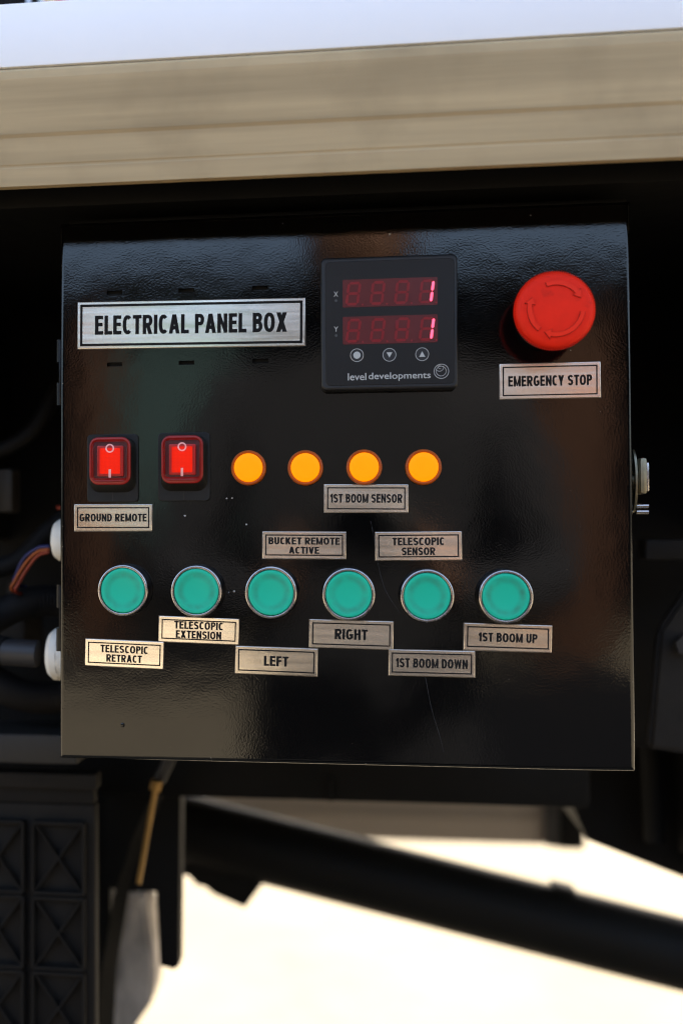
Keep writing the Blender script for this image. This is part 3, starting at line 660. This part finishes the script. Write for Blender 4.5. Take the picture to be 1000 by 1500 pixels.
for txt, a in {'EMERGENCY STOP': ([('EMERGENCY STOP', 43.0, 5.5, 0)], 113.2, 57.3, 52.4, 18.9, .03),
               'GROUND REMOTE': ([('GROUND REMOTE', 38.2, 4.3, 0)], -126.3, -15.3, 44.6, 14.8, -.26),
               '1ST BOOM SENSOR': ([('1ST BOOM SENSOR', 38.6, 4.7, 0)], 15.1, -5.4, 45.5, 15.2, -.57),
               'BUCKET REMOTE ACTIVE': ([('BUCKET REMOTE', 38.7, 3.8, 2.3), ('ACTIVE', 16.4, 3.7, -2.8)], -18.9, -31.0, 45.8, 14.7, -.45),
               'TELESCOPIC SENSOR': ([('TELESCOPIC', 27.6, 4.1, 2.5), ('SENSOR', 17.7, 4.1, -2.9)], 43.1, -31.5, 46.2, 15.4, .4),
               'TELESCOPIC EXTENSION': ([('TELESCOPIC', 27.2, 4.2, 2.6), ('EXTENSION', 25.3, 4.2, -2.6)], -77.7, -78.3, 44.9, 14.2, -1.83),
               'TELESCOPIC RETRACT': ([('TELESCOPIC', 27.0, 4.1, 2.5), ('RETRACT', 20.1, 4.1, -2.7)], -120.0, -91.9, 44.7, 15.0, -1.85),
               'LEFT': ([('LEFT', 13.4, 5.4, 0)], -34.5, -95.0, 45.3, 15.0, -1.46),
               'RIGHT': ([('RIGHT', 17.6, 5.6, 0)], 6.6, -79.9, 45.5, 15.2, -1.19),
               '1ST BOOM DOWN': ([('1ST BOOM DOWN', 37.8, 4.9, 0)], 49.8, -95.2, 45.8, 14.0, -.67),
               '1ST BOOM UP': ([('1ST BOOM UP', 30.4, 4.7, 0)], 90.1, -80.9, 46.0, 14.3, -1.37)}.items():
    lab(plate('function_plate', *a), 'small brushed plate reading ' + txt)

# ---- green push buttons
bm = bmesh.new(); lathe(bm, [(11.5, 0), (14.6, 0), (14.7, 2.2), (14.3, 5.4), (14.0, 6.5)], 64); side_me = obj('button_collar', bm, 'chrome_dull', BOX, P(0, 0)); 
bm = bmesh.new(); lathe(bm, [(13.9, 6.3), (14.25, 6.9), (14.25, 8.3), (14.0, 8.9), (13.6, 9.1), (13.4, 8.85), (13.15, 8.85), (12.95, 9.05), (12.75, 9.0), (12.68, 8.6), (12.65, 5.5)], 72)
bez_src = obj('bezel_ring', bm, 'chrome', BOX, P(0, 0)); bez_me = bez_src.data
bm = bmesh.new(); prof = [(12.5, 5.5), (12.5, 8.2), (12.3, 8.65), (11.8, 8.85), (10.6, 8.80)]
prof += [(r, 8.80 - 1.0 * (1 - ((r / 10.6) ** 2.6))) for r in (10, 9.3, 8.6, 7.8, 6.8, 5.5, 4, 2.2)] + [(0, 7.8)]
lathe(bm, prof, 64); cap_me = obj('cap', bm, 'green', BOX, P(0, 0), smooth=60); cme = cap_me.data; sme = side_me.data
for o in (side_me, bez_src, cap_me): bpy.data.objects.remove(o)
for k, (x, z) in enumerate([(-118.6, -55.9), (-77.6, -56.2), (-36.3, -56.9), (5.1, -57.6), (46.8, -58.3), (88.0, -58.5)]):
    a = random.uniform(0, 360)
    pb = obj('push_button', sme, None, BOX, P(x, z), a)
    jit = [(1, 0), (.4, .1), (1.1, .3), (-.9, .2), (-.9, .3), (-.6, .3)][k]
    pb.location.x -= 0
    obj('bezel_ring', bez_me, None, pb, P(x - jit[0] * .35, z + jit[1] * .4), a)
    obj('cap', cme, None, pb, P(x - jit[0] * .35, z + jit[1] * .4), a + 40)

# ---- amber pilot lamps
bm = bmesh.new(); lathe(bm, [(9.75, 0), (9.8, 2.6), (9.5, 3.7), (8.9, 4.1), (8.3, 4.0), (7.95, 3.6), (7.9, 3.2)], 56)
base = obj('pilot_lamp', bm, 'amber_rim', BOX, P(0, 0)); rim = base.data; bpy.data.objects.remove(base)
bm = bmesh.new(); lathe(bm, [(7.95, 3.0), (7.95, 4.2), (7.8, 4.35), (5, 4.5), (2.5, 4.57), (0, 4.6)], 48)
base = obj('lens', bm, 'amber', BOX, P(0, 0), smooth=60); lens = base.data; bpy.data.objects.remove(base)
for x, z in ((-49.3, 11.9), (-17.9, 11.6), (14.1, 11.6), (46.0, 11.3)):
    o = obj('pilot_lamp', rim, None, BOX, P(x, z)); obj('lens', lens, None, o, P(x, z))

# ---- rocker switches under clear boots
def rocker(x, z):
    root = None
    bm = bmesh.new(); prism(bm, rrect(29.4, 38.4, 2.4), 0, 1.6, .5, 2); base = obj('rocker_switch', bm, 'rubber', BOX, P(x, z), smooth=12)
    c = (x + .2, z + 3.7)
    bm = bmesh.new()       # boot: tapered skirt
    lay = [(rrect(26.6, 31.2, 6, 6, 0, -1.8), 1.5), (rrect(26.0, 30.0, 6, 6, 0, -1.4), 3.0), (rrect(24.6, 28.0, 5.6, 6, 0, -.5), 5.6), (rrect(24.0, 27.2, 5.4, 6), 7.6), (rrect(23.4, 26.6, 5.2, 6), 8.2)]
    L = [[bm.verts.new((p[0] / 1000, -d / 1000, p[1] / 1000)) for p in pts] for pts, d in lay]; n = len(L[0])
    for A_, B_ in zip(L, L[1:]):
        for i in range(n): bm.faces.new((A_[i], A_[(i + 1) % n], B_[(i + 1) % n], B_[i]))
    obj('boot_skirt', bm, 'rubber_clear', base, P(*c), smooth=60)
    bm = bmesh.new()       # rounded red frame
    lay = [(rrect(23.6, 26.8, 5.2, 6), 7.6), (rrect(23.2, 26.4, 5.0, 6), 8.9), (rrect(22.6, 25.8, 4.8, 6), 9.3), (rrect(20.2, 22.6, 2.8, 6, 0, .3), 9.3), (rrect(19.6, 20.9, 2.0, 6, 0, .5), 8.9), (rrect(19.4, 20.4, 1.6, 6, 0, .6), 7.0)]
    L = [[bm.verts.new((p[0] / 1000, -d / 1000, p[1] / 1000)) for p in pts] for pts, d in lay]; n = len(L[0])
    for A_, B_ in zip(L, L[1:]):
        for i in range(n): bm.faces.new((A_[i], A_[(i + 1) % n], B_[(i + 1) % n], B_[i]))
    obj('boot_frame', bm, 'boot_red', base, P(*c), smooth=60)
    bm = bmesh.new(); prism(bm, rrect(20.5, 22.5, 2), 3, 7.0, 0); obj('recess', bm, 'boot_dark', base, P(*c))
    bm = bmesh.new(); prism(bm, rrect(14.9, 17.0, .8), 6.8, 8.3, .5, 2); obj('rocker_edge', bm, 'rocker_edge', base, P(*c), smooth=12)
    bm = bmesh.new()       # tilted rocker face
    pts = rrect(11.5, 14.3, .5, 2); V = [bm.verts.new((px / 1000, -(8.55 + pz * -.02) / 1000, pz / 1000)) for px, pz in pts]; Vb = [bm.verts.new((px / 1000, -.0075, pz / 1000)) for px, pz in pts]
    bm.faces.new(V); n = len(pts)
    for i in range(n): bm.faces.new((V[i], V[(i + 1) % n], Vb[(i + 1) % n], Vb[i]))
    obj('rocker', bm, 'rocker', base, P(*c))
    bm = bmesh.new(); ring(bm, 2.45, .75, 8.6, 9.05, 0, 7.0); obj('off_mark', bm, 'mark', base, P(*c))
    bm = bmesh.new(); prism(bm, [(-.65, -9.3), (.65, -9.3), (.65, -4.7), (-.65, -4.7)], 8.6, 9.1); obj('on_mark', bm, 'mark', base, P(*c))
    bm = bmesh.new()       # clear dome
    prev = None
    for s_, d in ((1, 9.35), (.97, 9.9), (.88, 10.5), (.7, 11.0), (.45, 11.25), (.2, 11.35)):
        r_ = [bm.verts.new((px * s_ / 1000, -d / 1000, pz * s_ / 1000)) for px, pz in rrect(20.8, 23.8, 3.8, 6)]
        if prev:
            for i in range(len(r_)): bm.faces.new((prev[i], prev[(i + 1) % len(r_)], r_[(i + 1) % len(r_)], r_[i]))
        prev = r_
    bm.faces.new(prev); obj('clear_boot', bm, 'film', base, P(*c), smooth=80)
    bm = bmesh.new(); box(bm, -.0001, .0001, -.00175, -.0016, -.0185, -.0125); obj('mould_seam', bm, 'tag', base, P(x, z))
    return base
rocker(-126.4, 12.5); rocker(-85.7, 12.9)

# ---- digital panel meter
mx, mz = 27.7, 89.6
MET = obj('panel_meter', prism(bmesh.new(), rrect(73.2, 72.6, 3.0), 0, 8.0, 1.4, 3), 'meter_case', BOX, P(mx, mz), smooth=12)
fx, fz = 28.1, 89.6
obj('face_film', prism(bmesh.new(), rrect(69.0, 67.6, 2.6), 7.6, 8.25, .2, 1), 'meter_face', MET, P(fx, fz), smooth=12)
D0 = 8.3
def seg_shapes(cx, cz, w, h, slant, t):
    """seven-segment outlines around (cx, cz)"""
    g = t * .12; hw, hh = w / 2 - t / 2, h / 2 - t / 2
    def sh(p): return [(cx + x + z * slant, cz + z) for x, z in p]
    def H(z): return [(-hw + g, z), (-hw + g + t / 2, z - t / 2), (hw - g - t / 2, z - t / 2), (hw - g, z), (hw - g - t / 2, z + t / 2), (-hw + g + t / 2, z + t / 2)]
    def V_(x, z0, z1): return [(x, z0 + g), (x + t / 2, z0 + g + t / 2), (x + t / 2, z1 - g - t / 2), (x, z1 - g), (x - t / 2, z1 - g - t / 2), (x - t / 2, z0 + g + t / 2)]
    return {'a': sh(H(hh)), 'g': sh(H(0)), 'd': sh(H(-hh)), 'b': sh(V_(hw, 0, hh)), 'c': sh(V_(hw, -hh, 0)), 'f': sh(V_(-hw, 0, hh)), 'e': sh(V_(-hw, -hh, 0))}
for wz in (105.8, 85.6):
    win = obj('display_window', prism(bmesh.new(), rrect(50.6, 15.1, .6, 3), D0 - .1, D0 + .12), 'window', MET, P(28.3, wz), smooth=0)
    for k in range(4):
        sg = seg_shapes(-19.6 + k * 13.05, -.1, 7.4, 12.9, .13, 1.45)
        lit = 'bc' if k == 3 else ''
        bm = bmesh.new()
        for key, p in sg.items():
            if key not in lit: prism(bm, p, D0 + .1, D0 + .17)
        prism(bm, disc(10, .55, -19.6 + k * 13.05 + 5.0, -6.2), D0 + .1, D0 + .17)
        obj('digit', bm, 'segment_off', MET, P(28.3, wz), smooth=0)
        for key in lit:
            obj('lit_segment', prism(bmesh.new(), sg[key], D0 + .1, D0 + .22), 'segment_on', MET, P(28.3, wz), smooth=0)
obj('red_chip', prism(bmesh.new(), [(-.9, -1.9), (-.2, -2.2), (.3, -.6), (1.5, 1.9), (-.7, 1.5)][::1], 0, .12), 'chip_red', MET, P(31.9, 89.0, D0 + .18))
for (ix, iz, kind) in ((10.5, 72.1, 'o'), (27.9, 71.9, 'v'), (45.3, 71.8, 'a')):
    kb = obj('key', prism(bmesh.new(), disc(40, 3.55), D0 - .1, D0 + .12, .1, 1), 'black_plastic', MET, P(ix, iz), smooth=12)
    obj('key_ring', ring(bmesh.new(), 3.6, .28, D0 + .02, D0 + .2), 'white_print', MET, P(ix, iz), smooth=0)
    sh_ = disc(28, 1.95) if kind == 'o' else ([(0, -1.5), (1.55, 1.35), (-1.55, 1.35)] if kind == 'v' else [(-1.6, -1.4), (1.6, -1.4), (0, 1.6)])
    obj('key_symbol', prism(bmesh.new(), sh_, D0 + .02, D0 + .2), 'white_print', MET, P(ix, iz), smooth=0)
for ch, z in (('X', 105.7), ('Y', 86.6)):
    obj('axis_letter', font_mesh(bmesh.new(), ch, 2.4, 2.8, 0, 0, D0 + .05, .005), 'white_print', MET, P(-.65, z), smooth=0)
    obj('axis_lamp', prism(bmesh.new(), disc(16, .72), D0 - .1, D0 + .1), 'grey_print', MET, P(-.65, z - 3.5))
bm = font_mesh(bmesh.new(), 'level', 9.9, 3.9, -17.3, .1, D0 + .05, .006); font_mesh(bm, 'developments', 33.0, 4.7, 5.4, -.25, D0 + .05, .006)
obj('maker_name', bm, 'white_print', MET, P(27.8, 60.3), smooth=0)
bm = ring(bmesh.new(), 4.0, .30, D0, D0 + .15); ring(bm, 2.75, .24, D0, D0 + .16, -.15, .1); 
def arc_band(bm, r, t_, a0, a1, cx, cz, d0, d1, n=16):
    o_ = [(cx + r * math.cos(math.radians(a0 + (a1 - a0) * i / n)), cz + r * math.sin(math.radians(a0 + (a1 - a0) * i / n))) for i in range(n + 1)]
    i_ = [(cx + (r - t_) * math.cos(math.radians(a0 + (a1 - a0) * i / n)), cz + (r - t_) * math.sin(math.radians(a0 + (a1 - a0) * i / n))) for i in range(n, -1, -1)]
    A_ = [bm.verts.new((x / 1000, -d1 / 1000, z / 1000)) for x, z in o_]; B_ = [bm.verts.new((x / 1000, -d1 / 1000, z / 1000)) for x, z in i_[::-1]]
    for i in range(n): bm.faces.new((A_[i], A_[i + 1], B_[i + 1], B_[i]))
    return bm
arc_band(bm, 2.3, .24, -150, 20, -1.0, 2.2, D0, D0 + .17); arc_band(bm, 1.1, .2, 60, 300, -.7, 2.3, D0, D0 + .18)
obj('maker_emblem', bm, 'white_print', MET, P(55.4, 62.4), smooth=0)

# ---- emergency stop
EX, EZ = 111.1, 89.8
bm = bmesh.new(); lathe(bm, [(10, 0), (15, 0), (15, 2), (13.5, 3.2), (11.8, 3.4), (11.8, 14), (13, 18), (13, 19)], 56)
ES = obj('emergency_stop', bm, 'black_plastic', BOX, P(EX, EZ))
N = 108 * 4
def teeth(k, i): return 1 + ((.016 if (i % 4) in (0, 1) else -.014) if 2 <= k <= 5 else 0)
dome = [(19.9 * q, 30.0 + .9 * math.cos(PI / 2 * q)) for q in (.72, .6, .48, .36, .24, .12)]
prof = [(9, 19), (18.5, 20.0), (19.5, 21.0), (20.0, 23.5), (20.1, 26.2), (19.8, 27.6), (19.2, 28.6), (18.3, 29.4), (17.2, 29.9), (15.9, 30.2)] + dome + [(0, 30.9)]
obj('mushroom_head', lathe(bmesh.new(), prof, N, teeth), 'red_plastic', ES, P(EX, EZ), smooth=50)
def arrow(a0, a1, headlen=17):
    """curved raised arrow from angle a0 to a1 (degrees, clockwise = a1 < a0)"""
    bm = bmesh.new(); n = 16; s_ = -1 if a1 < a0 else 1
    ah = a1 - s_ * headlen
    def pt(r, a): a = math.radians(a); return (r * math.cos(a), r * math.sin(a))
    def dd(x, z): r = math.hypot(x, z) / 19.9; return (30.0 + .9 * math.cos(PI / 2 * min(r, .8)))
    pts = [pt(14.55, a0 + (ah - a0) * i / n) for i in range(n + 1)] + [pt(16.1, ah)] + [pt(13.2, a1)] + [pt(10.4, ah)] + [pt(11.9, ah + (a0 - ah) * i / n) for i in range(n + 1)]
    if s_ < 0: pts = pts[::-1]
    lo = [bm.verts.new((x / 1000, -(dd(x, z) - .15) / 1000, z / 1000)) for x, z in pts]
    ins = inset(pts, .22)
    hi = [bm.verts.new((x / 1000, -(dd(x, z) + .75) / 1000, z / 1000)) for x, z in ins]
    m_ = len(pts)
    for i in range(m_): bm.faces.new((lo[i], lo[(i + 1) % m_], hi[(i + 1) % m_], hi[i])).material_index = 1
    f = bm.faces.new(hi); bmesh.ops.triangulate(bm, faces=[f])
    return bm
for a0, a1 in ((112, 22), (-8, -118), (232, 152)):
    obj('raised_arrow', arrow(a0, a1), ['red_arrow', 'red_arrow_shade'], ES, P(EX, EZ), smooth=20)

# ---- marks on the door: flecks, scratch
fl = [(-61.9, -4.9, .55), (-58.8, -4.7, .5), (-50.8, -19.4, .55), (-57.8, -56.6, .75), (28.6, 139.8, .6), (-85.4, -14.3, .6), (124.3, 73.5, .35), (-60.8, -57.2, .35), (104, 147.2, .4), (-30, 148, .35)]
fl += [(random.uniform(-148, 148), random.uniform(-145, 140), random.uniform(.10, .24)) for _ in range(55)]
fl += [(BX0 + random.uniform(.7, 2.2), random.uniform(-148, 148), random.uniform(.12, .3)) for _ in range(16)]
fl += [(random.uniform(-150, 150), BZ0 + random.uniform(.8, 2.4), random.uniform(.12, .3)) for _ in range(14)]
fl += [(BX1 - random.uniform(.7, 1.6), random.uniform(-148, 148), random.uniform(.12, .25)) for _ in range(8)]
for k, (x, z, r_) in enumerate(fl):
    n = random.randint(5, 8); ph = random.uniform(0, 6)
    pts = [(r_ * random.uniform(.55, 1.25) * math.cos(ph + 2 * PI * i / n) * 1.1, r_ * random.uniform(.55, 1.2) * math.sin(ph + 2 * PI * i / n)) for i in range(n)]
    obj('paint_fleck', prism(bmesh.new(), pts, 0, .12), 'chipw' if k < 10 else random.choice(['tag', 'plate_edge', 'tag']), DOOR, P(x, z, -max(0, 2.6 - math.sqrt(max(0, 2.6 ** 2 - max(0, 2.6 - min(x - BX0, BX1 - x, z - BZ0, BZ1 - z)) ** 2))) ), smooth=0)
def scratch(ctrl, w_):
    pts = curve_pts([(x, z, 0) for x, z in ctrl], 30); bm = bmesh.new(); V = []
    for i, p in enumerate(pts):
        t_ = (pts[min(i + 1, len(pts) - 1)] - pts[max(i - 1, 0)]).normalized(); nn = Vector((-t_.y, t_.x, 0)); ww = w_ * random.uniform(.4, 1.1)
        V.append([bm.verts.new(((p.x + s * nn.x * ww / 2) / 1000, -.00008, (p.y + s * nn.y * ww / 2) / 1000)) for s in (-1, 1)])
    for A_, B_ in zip(V, V[1:]): bm.faces.new((A_[0], A_[1], B_[1], B_[0]))
    obj('scratch', bm, 'scratch', DOOR, C0, smooth=0)
scratch([(17.5, -18), (19.5, -27.8), (21.5, -42), (25.5, -56), (33, -68)], .22)
scratch([(43.5, -88), (46.5, -103), (49.7, -120), (53.5, -133), (56, -143)], .28)
obj('paint_run', lathe(bmesh.new(), [(1.3, 0), (1.2, .25), (.7, .45), (0, .5)], 16), 'powder', DOOR, P(-121.1, -132.0))

# ---- cable glands on the left side, cables and connectors beside the box
def gland(z, r, y, L_):
    g = obj('cable_gland', line_tube((-.153, 0, 0), (-.153 - L_, 0, 0), [r * .98, r], 12), 'nylon', BOX, (0, y, z), smooth=30)
    bm = bmesh.new(); xs_ = -.153 - L_
    tube(bm, [(xs_, 0, 0), (xs_ - .004, 0, 0), (xs_ - .007, 0, 0), (xs_ - .0085, 0, 0)], [r, r * .98, r * .82, r * .5], 24); obj('gland_cap', bm, 'nylon', g, (0, y, z))
    return g
gland(1.1715, .0135, .062, .018); gland(1.1000, .0165, .060, .0205)
t = thing('conduit_connector', 'dark grey round connector entering the lower white gland', 'connector', (-.205, .060, 1.100))
obj('connector_body', line_tube((.016, 0, 0), (-.006, 0, .001), .0085, 20), 'conn', t, (-.205, .060, 1.100))
bm = bmesh.new(); tube(bm, curve_pts([(-.006, 0, .001), (-.02, .004, .006), (-.035, .012, .022), (-.06, .03, .04), (-.10, .05, .05)]), .0095, 14); obj('conduit', bm, 'wire_k', t, (-.205, .060, 1.100))
for m_, pts, lab_ in (('wire_b', [(-.183, .064, 1.1675), (-.192, .07, 1.1665), (-.203, .076, 1.160), (-.2095, .08, 1.150), (-.214, .09, 1.142), (-.212, .13, 1.136)], 'thin blue wire leaving the upper white gland'),
                      ('wire_o', [(-.183, .063, 1.1655), (-.192, .069, 1.164), (-.2015, .075, 1.157), (-.2095, .079, 1.1465), (-.2145, .086, 1.138), (-.213, .13, 1.134)], 'orange wire curving down beside the blue wire'),
                      ('wire_r', [(-.183, .062, 1.1640), (-.191, .068, 1.1618), (-.199, .074, 1.155), (-.2065, .078, 1.145), (-.2115, .085, 1.137), (-.210, .13, 1.133)], 'red wire curving down beside the orange wire')):
    bm = bmesh.new(); tube(bm, curve_pts(pts, 30), .0011, 8); tag(obj('wire', bm, m_), lab_, 'wire')
bm = bmesh.new(); tube(bm, curve_pts([(-.178, .10, 1.195), (-.190, .11, 1.193), (-.196, .13, 1.194)]), .0013, 8)
tag(obj('wire', bm, 'wire_r'), 'faint red wire above the upper white gland', 'wire')
for pts, r_, lab_ in (([(-.17, .12, 1.12), (-.195, .11, 1.13), (-.22, .10, 1.125), (-.26, .10, 1.10)], .010, 'black corrugated conduit between the two white glands'),
                      ([(-.19, .14, 1.19), (-.205, .13, 1.175), (-.225, .12, 1.155), (-.26, .12, 1.15)], .007, 'thin black conduit behind the coloured wires'),
                      ([(-.18, .15, 1.07), (-.20, .14, 1.06), (-.23, .13, 1.065), (-.27, .13, 1.09)], .011, 'black conduit below the lower white gland')):
    P_ = curve_pts(pts, 60); bm = bmesh.new(); tube(bm, P_, [r_ * (1 + .08 * (i % 2)) for i in range(len(P_))], 12)
    tag(obj('cable_conduit', bm, 'wire_k', None, smooth=60), lab_, 'conduit')
bm = bmesh.new(); box(bm, -.006, .006, 0, .02, -.016, .016, .003)
tag(obj('terminal_block', bm, 'tag', None, (-.246, .16, 1.207)), 'dim brownish terminal block at the left picture edge', 'terminal block')

# ================================================================= across the yard, mirrored in the gloss: shop front
t = thing('shop_front', 'low shop front with teal shutter, brown columns and dark roof edge across the yard', 'building', (0, -8.9, 0))
def shop(name, x0, x1, z0, z1, y0, y1, m_):
    bm = bmesh.new(); box(bm, x0, x1, y0, y1, z0, z1, .01); return obj(name, bm, m_, t, (0, -8.9, 0))
shop('back_wall', -14, 14, 0, 3.3, -3.0, -2.9, 'wall_dark')
shop('side_wall', -14.1, -13.9, 0, 3.1, -2.89, 0, 'wall_dark')
shop('roof_fascia', -14, 14, 3.28, 3.536, -3.2, .35, 'fascia')
for k in range(8): shop('shutter_slat', -2.19, -1.08, 1.20 + k * .2595, 1.20 + k * .2595 + .247, .02, .05, 'teal')
shop('column', -2.62, -2.22, 0, 3.275, -.1, .15, 'brown')
shop('column', 1.62, 2.42, 0, 3.275, -.1, .15, 'brown')
shop('counter', -2.2, -1.0, 0, 1.18, -.1, .05, 'wall_dark')

# ================================================================= photographer kneeling behind the camera (mirrored in the plates)
def skin_figure():
    J = {'pelvis': ((.02, -1.02, .93), (.165, .12)), 'waist': ((.02, -1.0, 1.08), (.165, .12)), 'chest': ((.02, -.98, 1.26), (.19, .13)), 'neckb': ((.02, -.96, 1.42), (.09, .08)),
         'neck': ((.02, -.93, 1.48), (.058, .058)),
         'shl': ((-.175, -.97, 1.37), (.075, .07)), 'ell': ((-.255, -.92, 1.10), (.055, .05)), 'wrl': ((-.09, -.72, 1.08), (.030, .028)),
         'shr': ((.215, -.97, 1.37), (.075, .07)), 'elr': ((.295, -.92, 1.10), (.055, .05)), 'wrr': ((.12, -.72, 1.09), (.030, .028)),
         'hl': ((-.08, -1.02, .88), (.105, .10)), 'kl': ((-.11, -1.0, .48), (.066, .066)), 'al': ((-.13, -1.05, .09), (.045, .045)), 'tl': ((-.15, -.90, .045), (.04, .03)),
         'hr': ((.12, -1.02, .88), (.105, .10)), 'kr': ((.15, -1.0, .48), (.066, .066)), 'ar': ((.17, -1.05, .09), (.045, .045)), 'tr': ((.19, -.90, .045), (.04, .03))}
    E_ = [('pelvis', 'waist'), ('waist', 'chest'), ('chest', 'neckb'), ('neckb', 'neck'), ('chest', 'shl'), ('shl', 'ell'), ('ell', 'wrl'), ('chest', 'shr'), ('shr', 'elr'), ('elr', 'wrr'),
          ('pelvis', 'hl'), ('hl', 'kl'), ('kl', 'al'), ('al', 'tl'), ('pelvis', 'hr'), ('hr', 'kr'), ('kr', 'ar'), ('ar', 'tr')]
    return J, E_
def skinned(name, J, E_, m_, parent, root, sub=2):
    names = list(J); me = bpy.data.meshes.new(name); me.from_pydata([J[n][0] for n in names], [(names.index(a), names.index(b)) for a, b in E_], [])
    tmp = bpy.data.objects.new(name, me); COL.objects.link(tmp); md = tmp.modifiers.new('skin', 'SKIN'); md.use_smooth_shade = True
    for i, n in enumerate(names): me.skin_vertices[0].data[i].radius = J[n][1]
    me.skin_vertices[0].data[names.index(root)].use_root = True
    s_ = tmp.modifiers.new('sub', 'SUBSURF'); s_.levels = s_.render_levels = sub
    bpy.context.view_layer.update(); ev = tmp.evaluated_get(bpy.context.evaluated_depsgraph_get()); m2 = bpy.data.meshes.new_from_object(ev)
    bpy.data.objects.remove(tmp); m2.materials.clear(); m2.materials.append(M[m_]); m2.shade_smooth(); m2.name = name
    o = bpy.data.objects.new(name, m2); COL.objects.link(o); place(o, parent, (0, 0, 0)); return o
PER = thing('person', 'photographer in black standing in front of the box with a camera at chest height', 'person', (.02, -1.1, 0))
J, E_ = skin_figure(); skinned('clothed_body', J, E_, 'cloth', PER, 'pelvis')
bm = bmesh.new(); bmesh.ops.create_uvsphere(bm, u_segments=32, v_segments=24, radius=1)
for v in bm.verts:
    x, y, z = v.co; w = .074 * (1 - .18 * max(0, -z)); v.co = (x * w, y * .092 + (.006 if z < 0 else 0), z * .115)
    if v.co.y > .07 and abs(v.co.x) < .022: v.co.y += .018 * math.exp(-((v.co.z + .01) / .022) ** 2) * (1 - abs(v.co.x) / .022)
    for ex in (-.030, .030):
        q = math.hypot(v.co.x - ex, v.co.z - .012)
        if q < .02 and v.co.y > .04: v.co.y -= .007 * (1 - q / .02)
head = obj('head', bm, 'skin', PER, (.02, -.90, 1.590), smooth=0); head.data.shade_smooth()
bm = bmesh.new()
for sx in (-1, 1): bmesh.ops.create_uvsphere(bm, u_segments=12, v_segments=8, radius=.016, matrix=Matrix.Translation((sx * .075, -.005, 0)) @ Matrix.Diagonal((.4, .8, 1.7, 1)))
obj('ears', bm, 'skin', head, (.02, -.90, 1.590))
bm = bmesh.new(); bmesh.ops.create_uvsphere(bm, u_segments=28, v_segments=18, radius=1)
for v in bm.verts: v.co = (v.co.x * .081, v.co.y * .094 - .012, v.co.z * .112 + .014)
bmesh.ops.delete(bm, geom=[v for v in bm.verts if v.co.y > .035 and v.co.z < .075], context='VERTS')
obj('hair', bm, 'hair', head, (.02, -.90, 1.590), smooth=80)
for sx, wr in ((-1, Vector((-.09, -.72, 1.08))), (1, Vector((.12, -.72, 1.09)))):
    Jh = {'w': (tuple(wr), (.026, .02)), 'p': (tuple(wr + Vector((-sx * .012, .04, .045))), (.034, .018))}; Eh = [('w', 'p')]
    skinned('palm', Jh, Eh, 'skin', PER, 'w', 2)
    base = wr + Vector((-sx * .012, .045, .05))
    for k in range(4):
        b0 = base + Vector((0, -.024 + k * .016, .015 - abs(k - 1.5) * .004)); ln = (.026, .030, .028, .022)[k]
        d1 = Vector((-sx * .35, .15, 1)).normalized(); d2 = Vector((-sx * 1, .25, .25)).normalized()
        skinned('finger', {'a': (tuple(b0), (.009, .009)), 'b': (tuple(b0 + d1 * ln), (.0085, .0085)), 'c': (tuple(b0 + d1 * ln + d2 * ln * .8), (.0075, .0075))}, [('a', 'b'), ('b', 'c')], 'skin', PER, 'a', 1)
    tb = wr + Vector((-sx * .02, .015, .03))
    skinned('thumb', {'a': (tuple(tb), (.011, .011)), 'b': (tuple(tb + Vector((-sx * .02, -.01, .018))), (.010, .010)), 'c': (tuple(tb + Vector((-sx * .035, -.006, .034))), (.009, .009))}, [('a', 'b'), ('b', 'c')], 'skin', PER, 'a', 1)
t = thing('photo_camera', 'black camera with a round lens held by the standing photographer', 'camera', (.015, -.66, 1.13))
bm = bmesh.new(); box(bm, -.065, .065, -.03, .012, 0, .085, .008); obj('camera_body', bm, 'black_plastic', t, (.015, -.66, 1.13))
bm = bmesh.new(); tube(bm, [(0, .012, .045), (0, .065, .047)], [.034, .036], 32, cap=False); obj('lens_barrel', bm, 'black_plastic', t, (.015, -.66, 1.13))
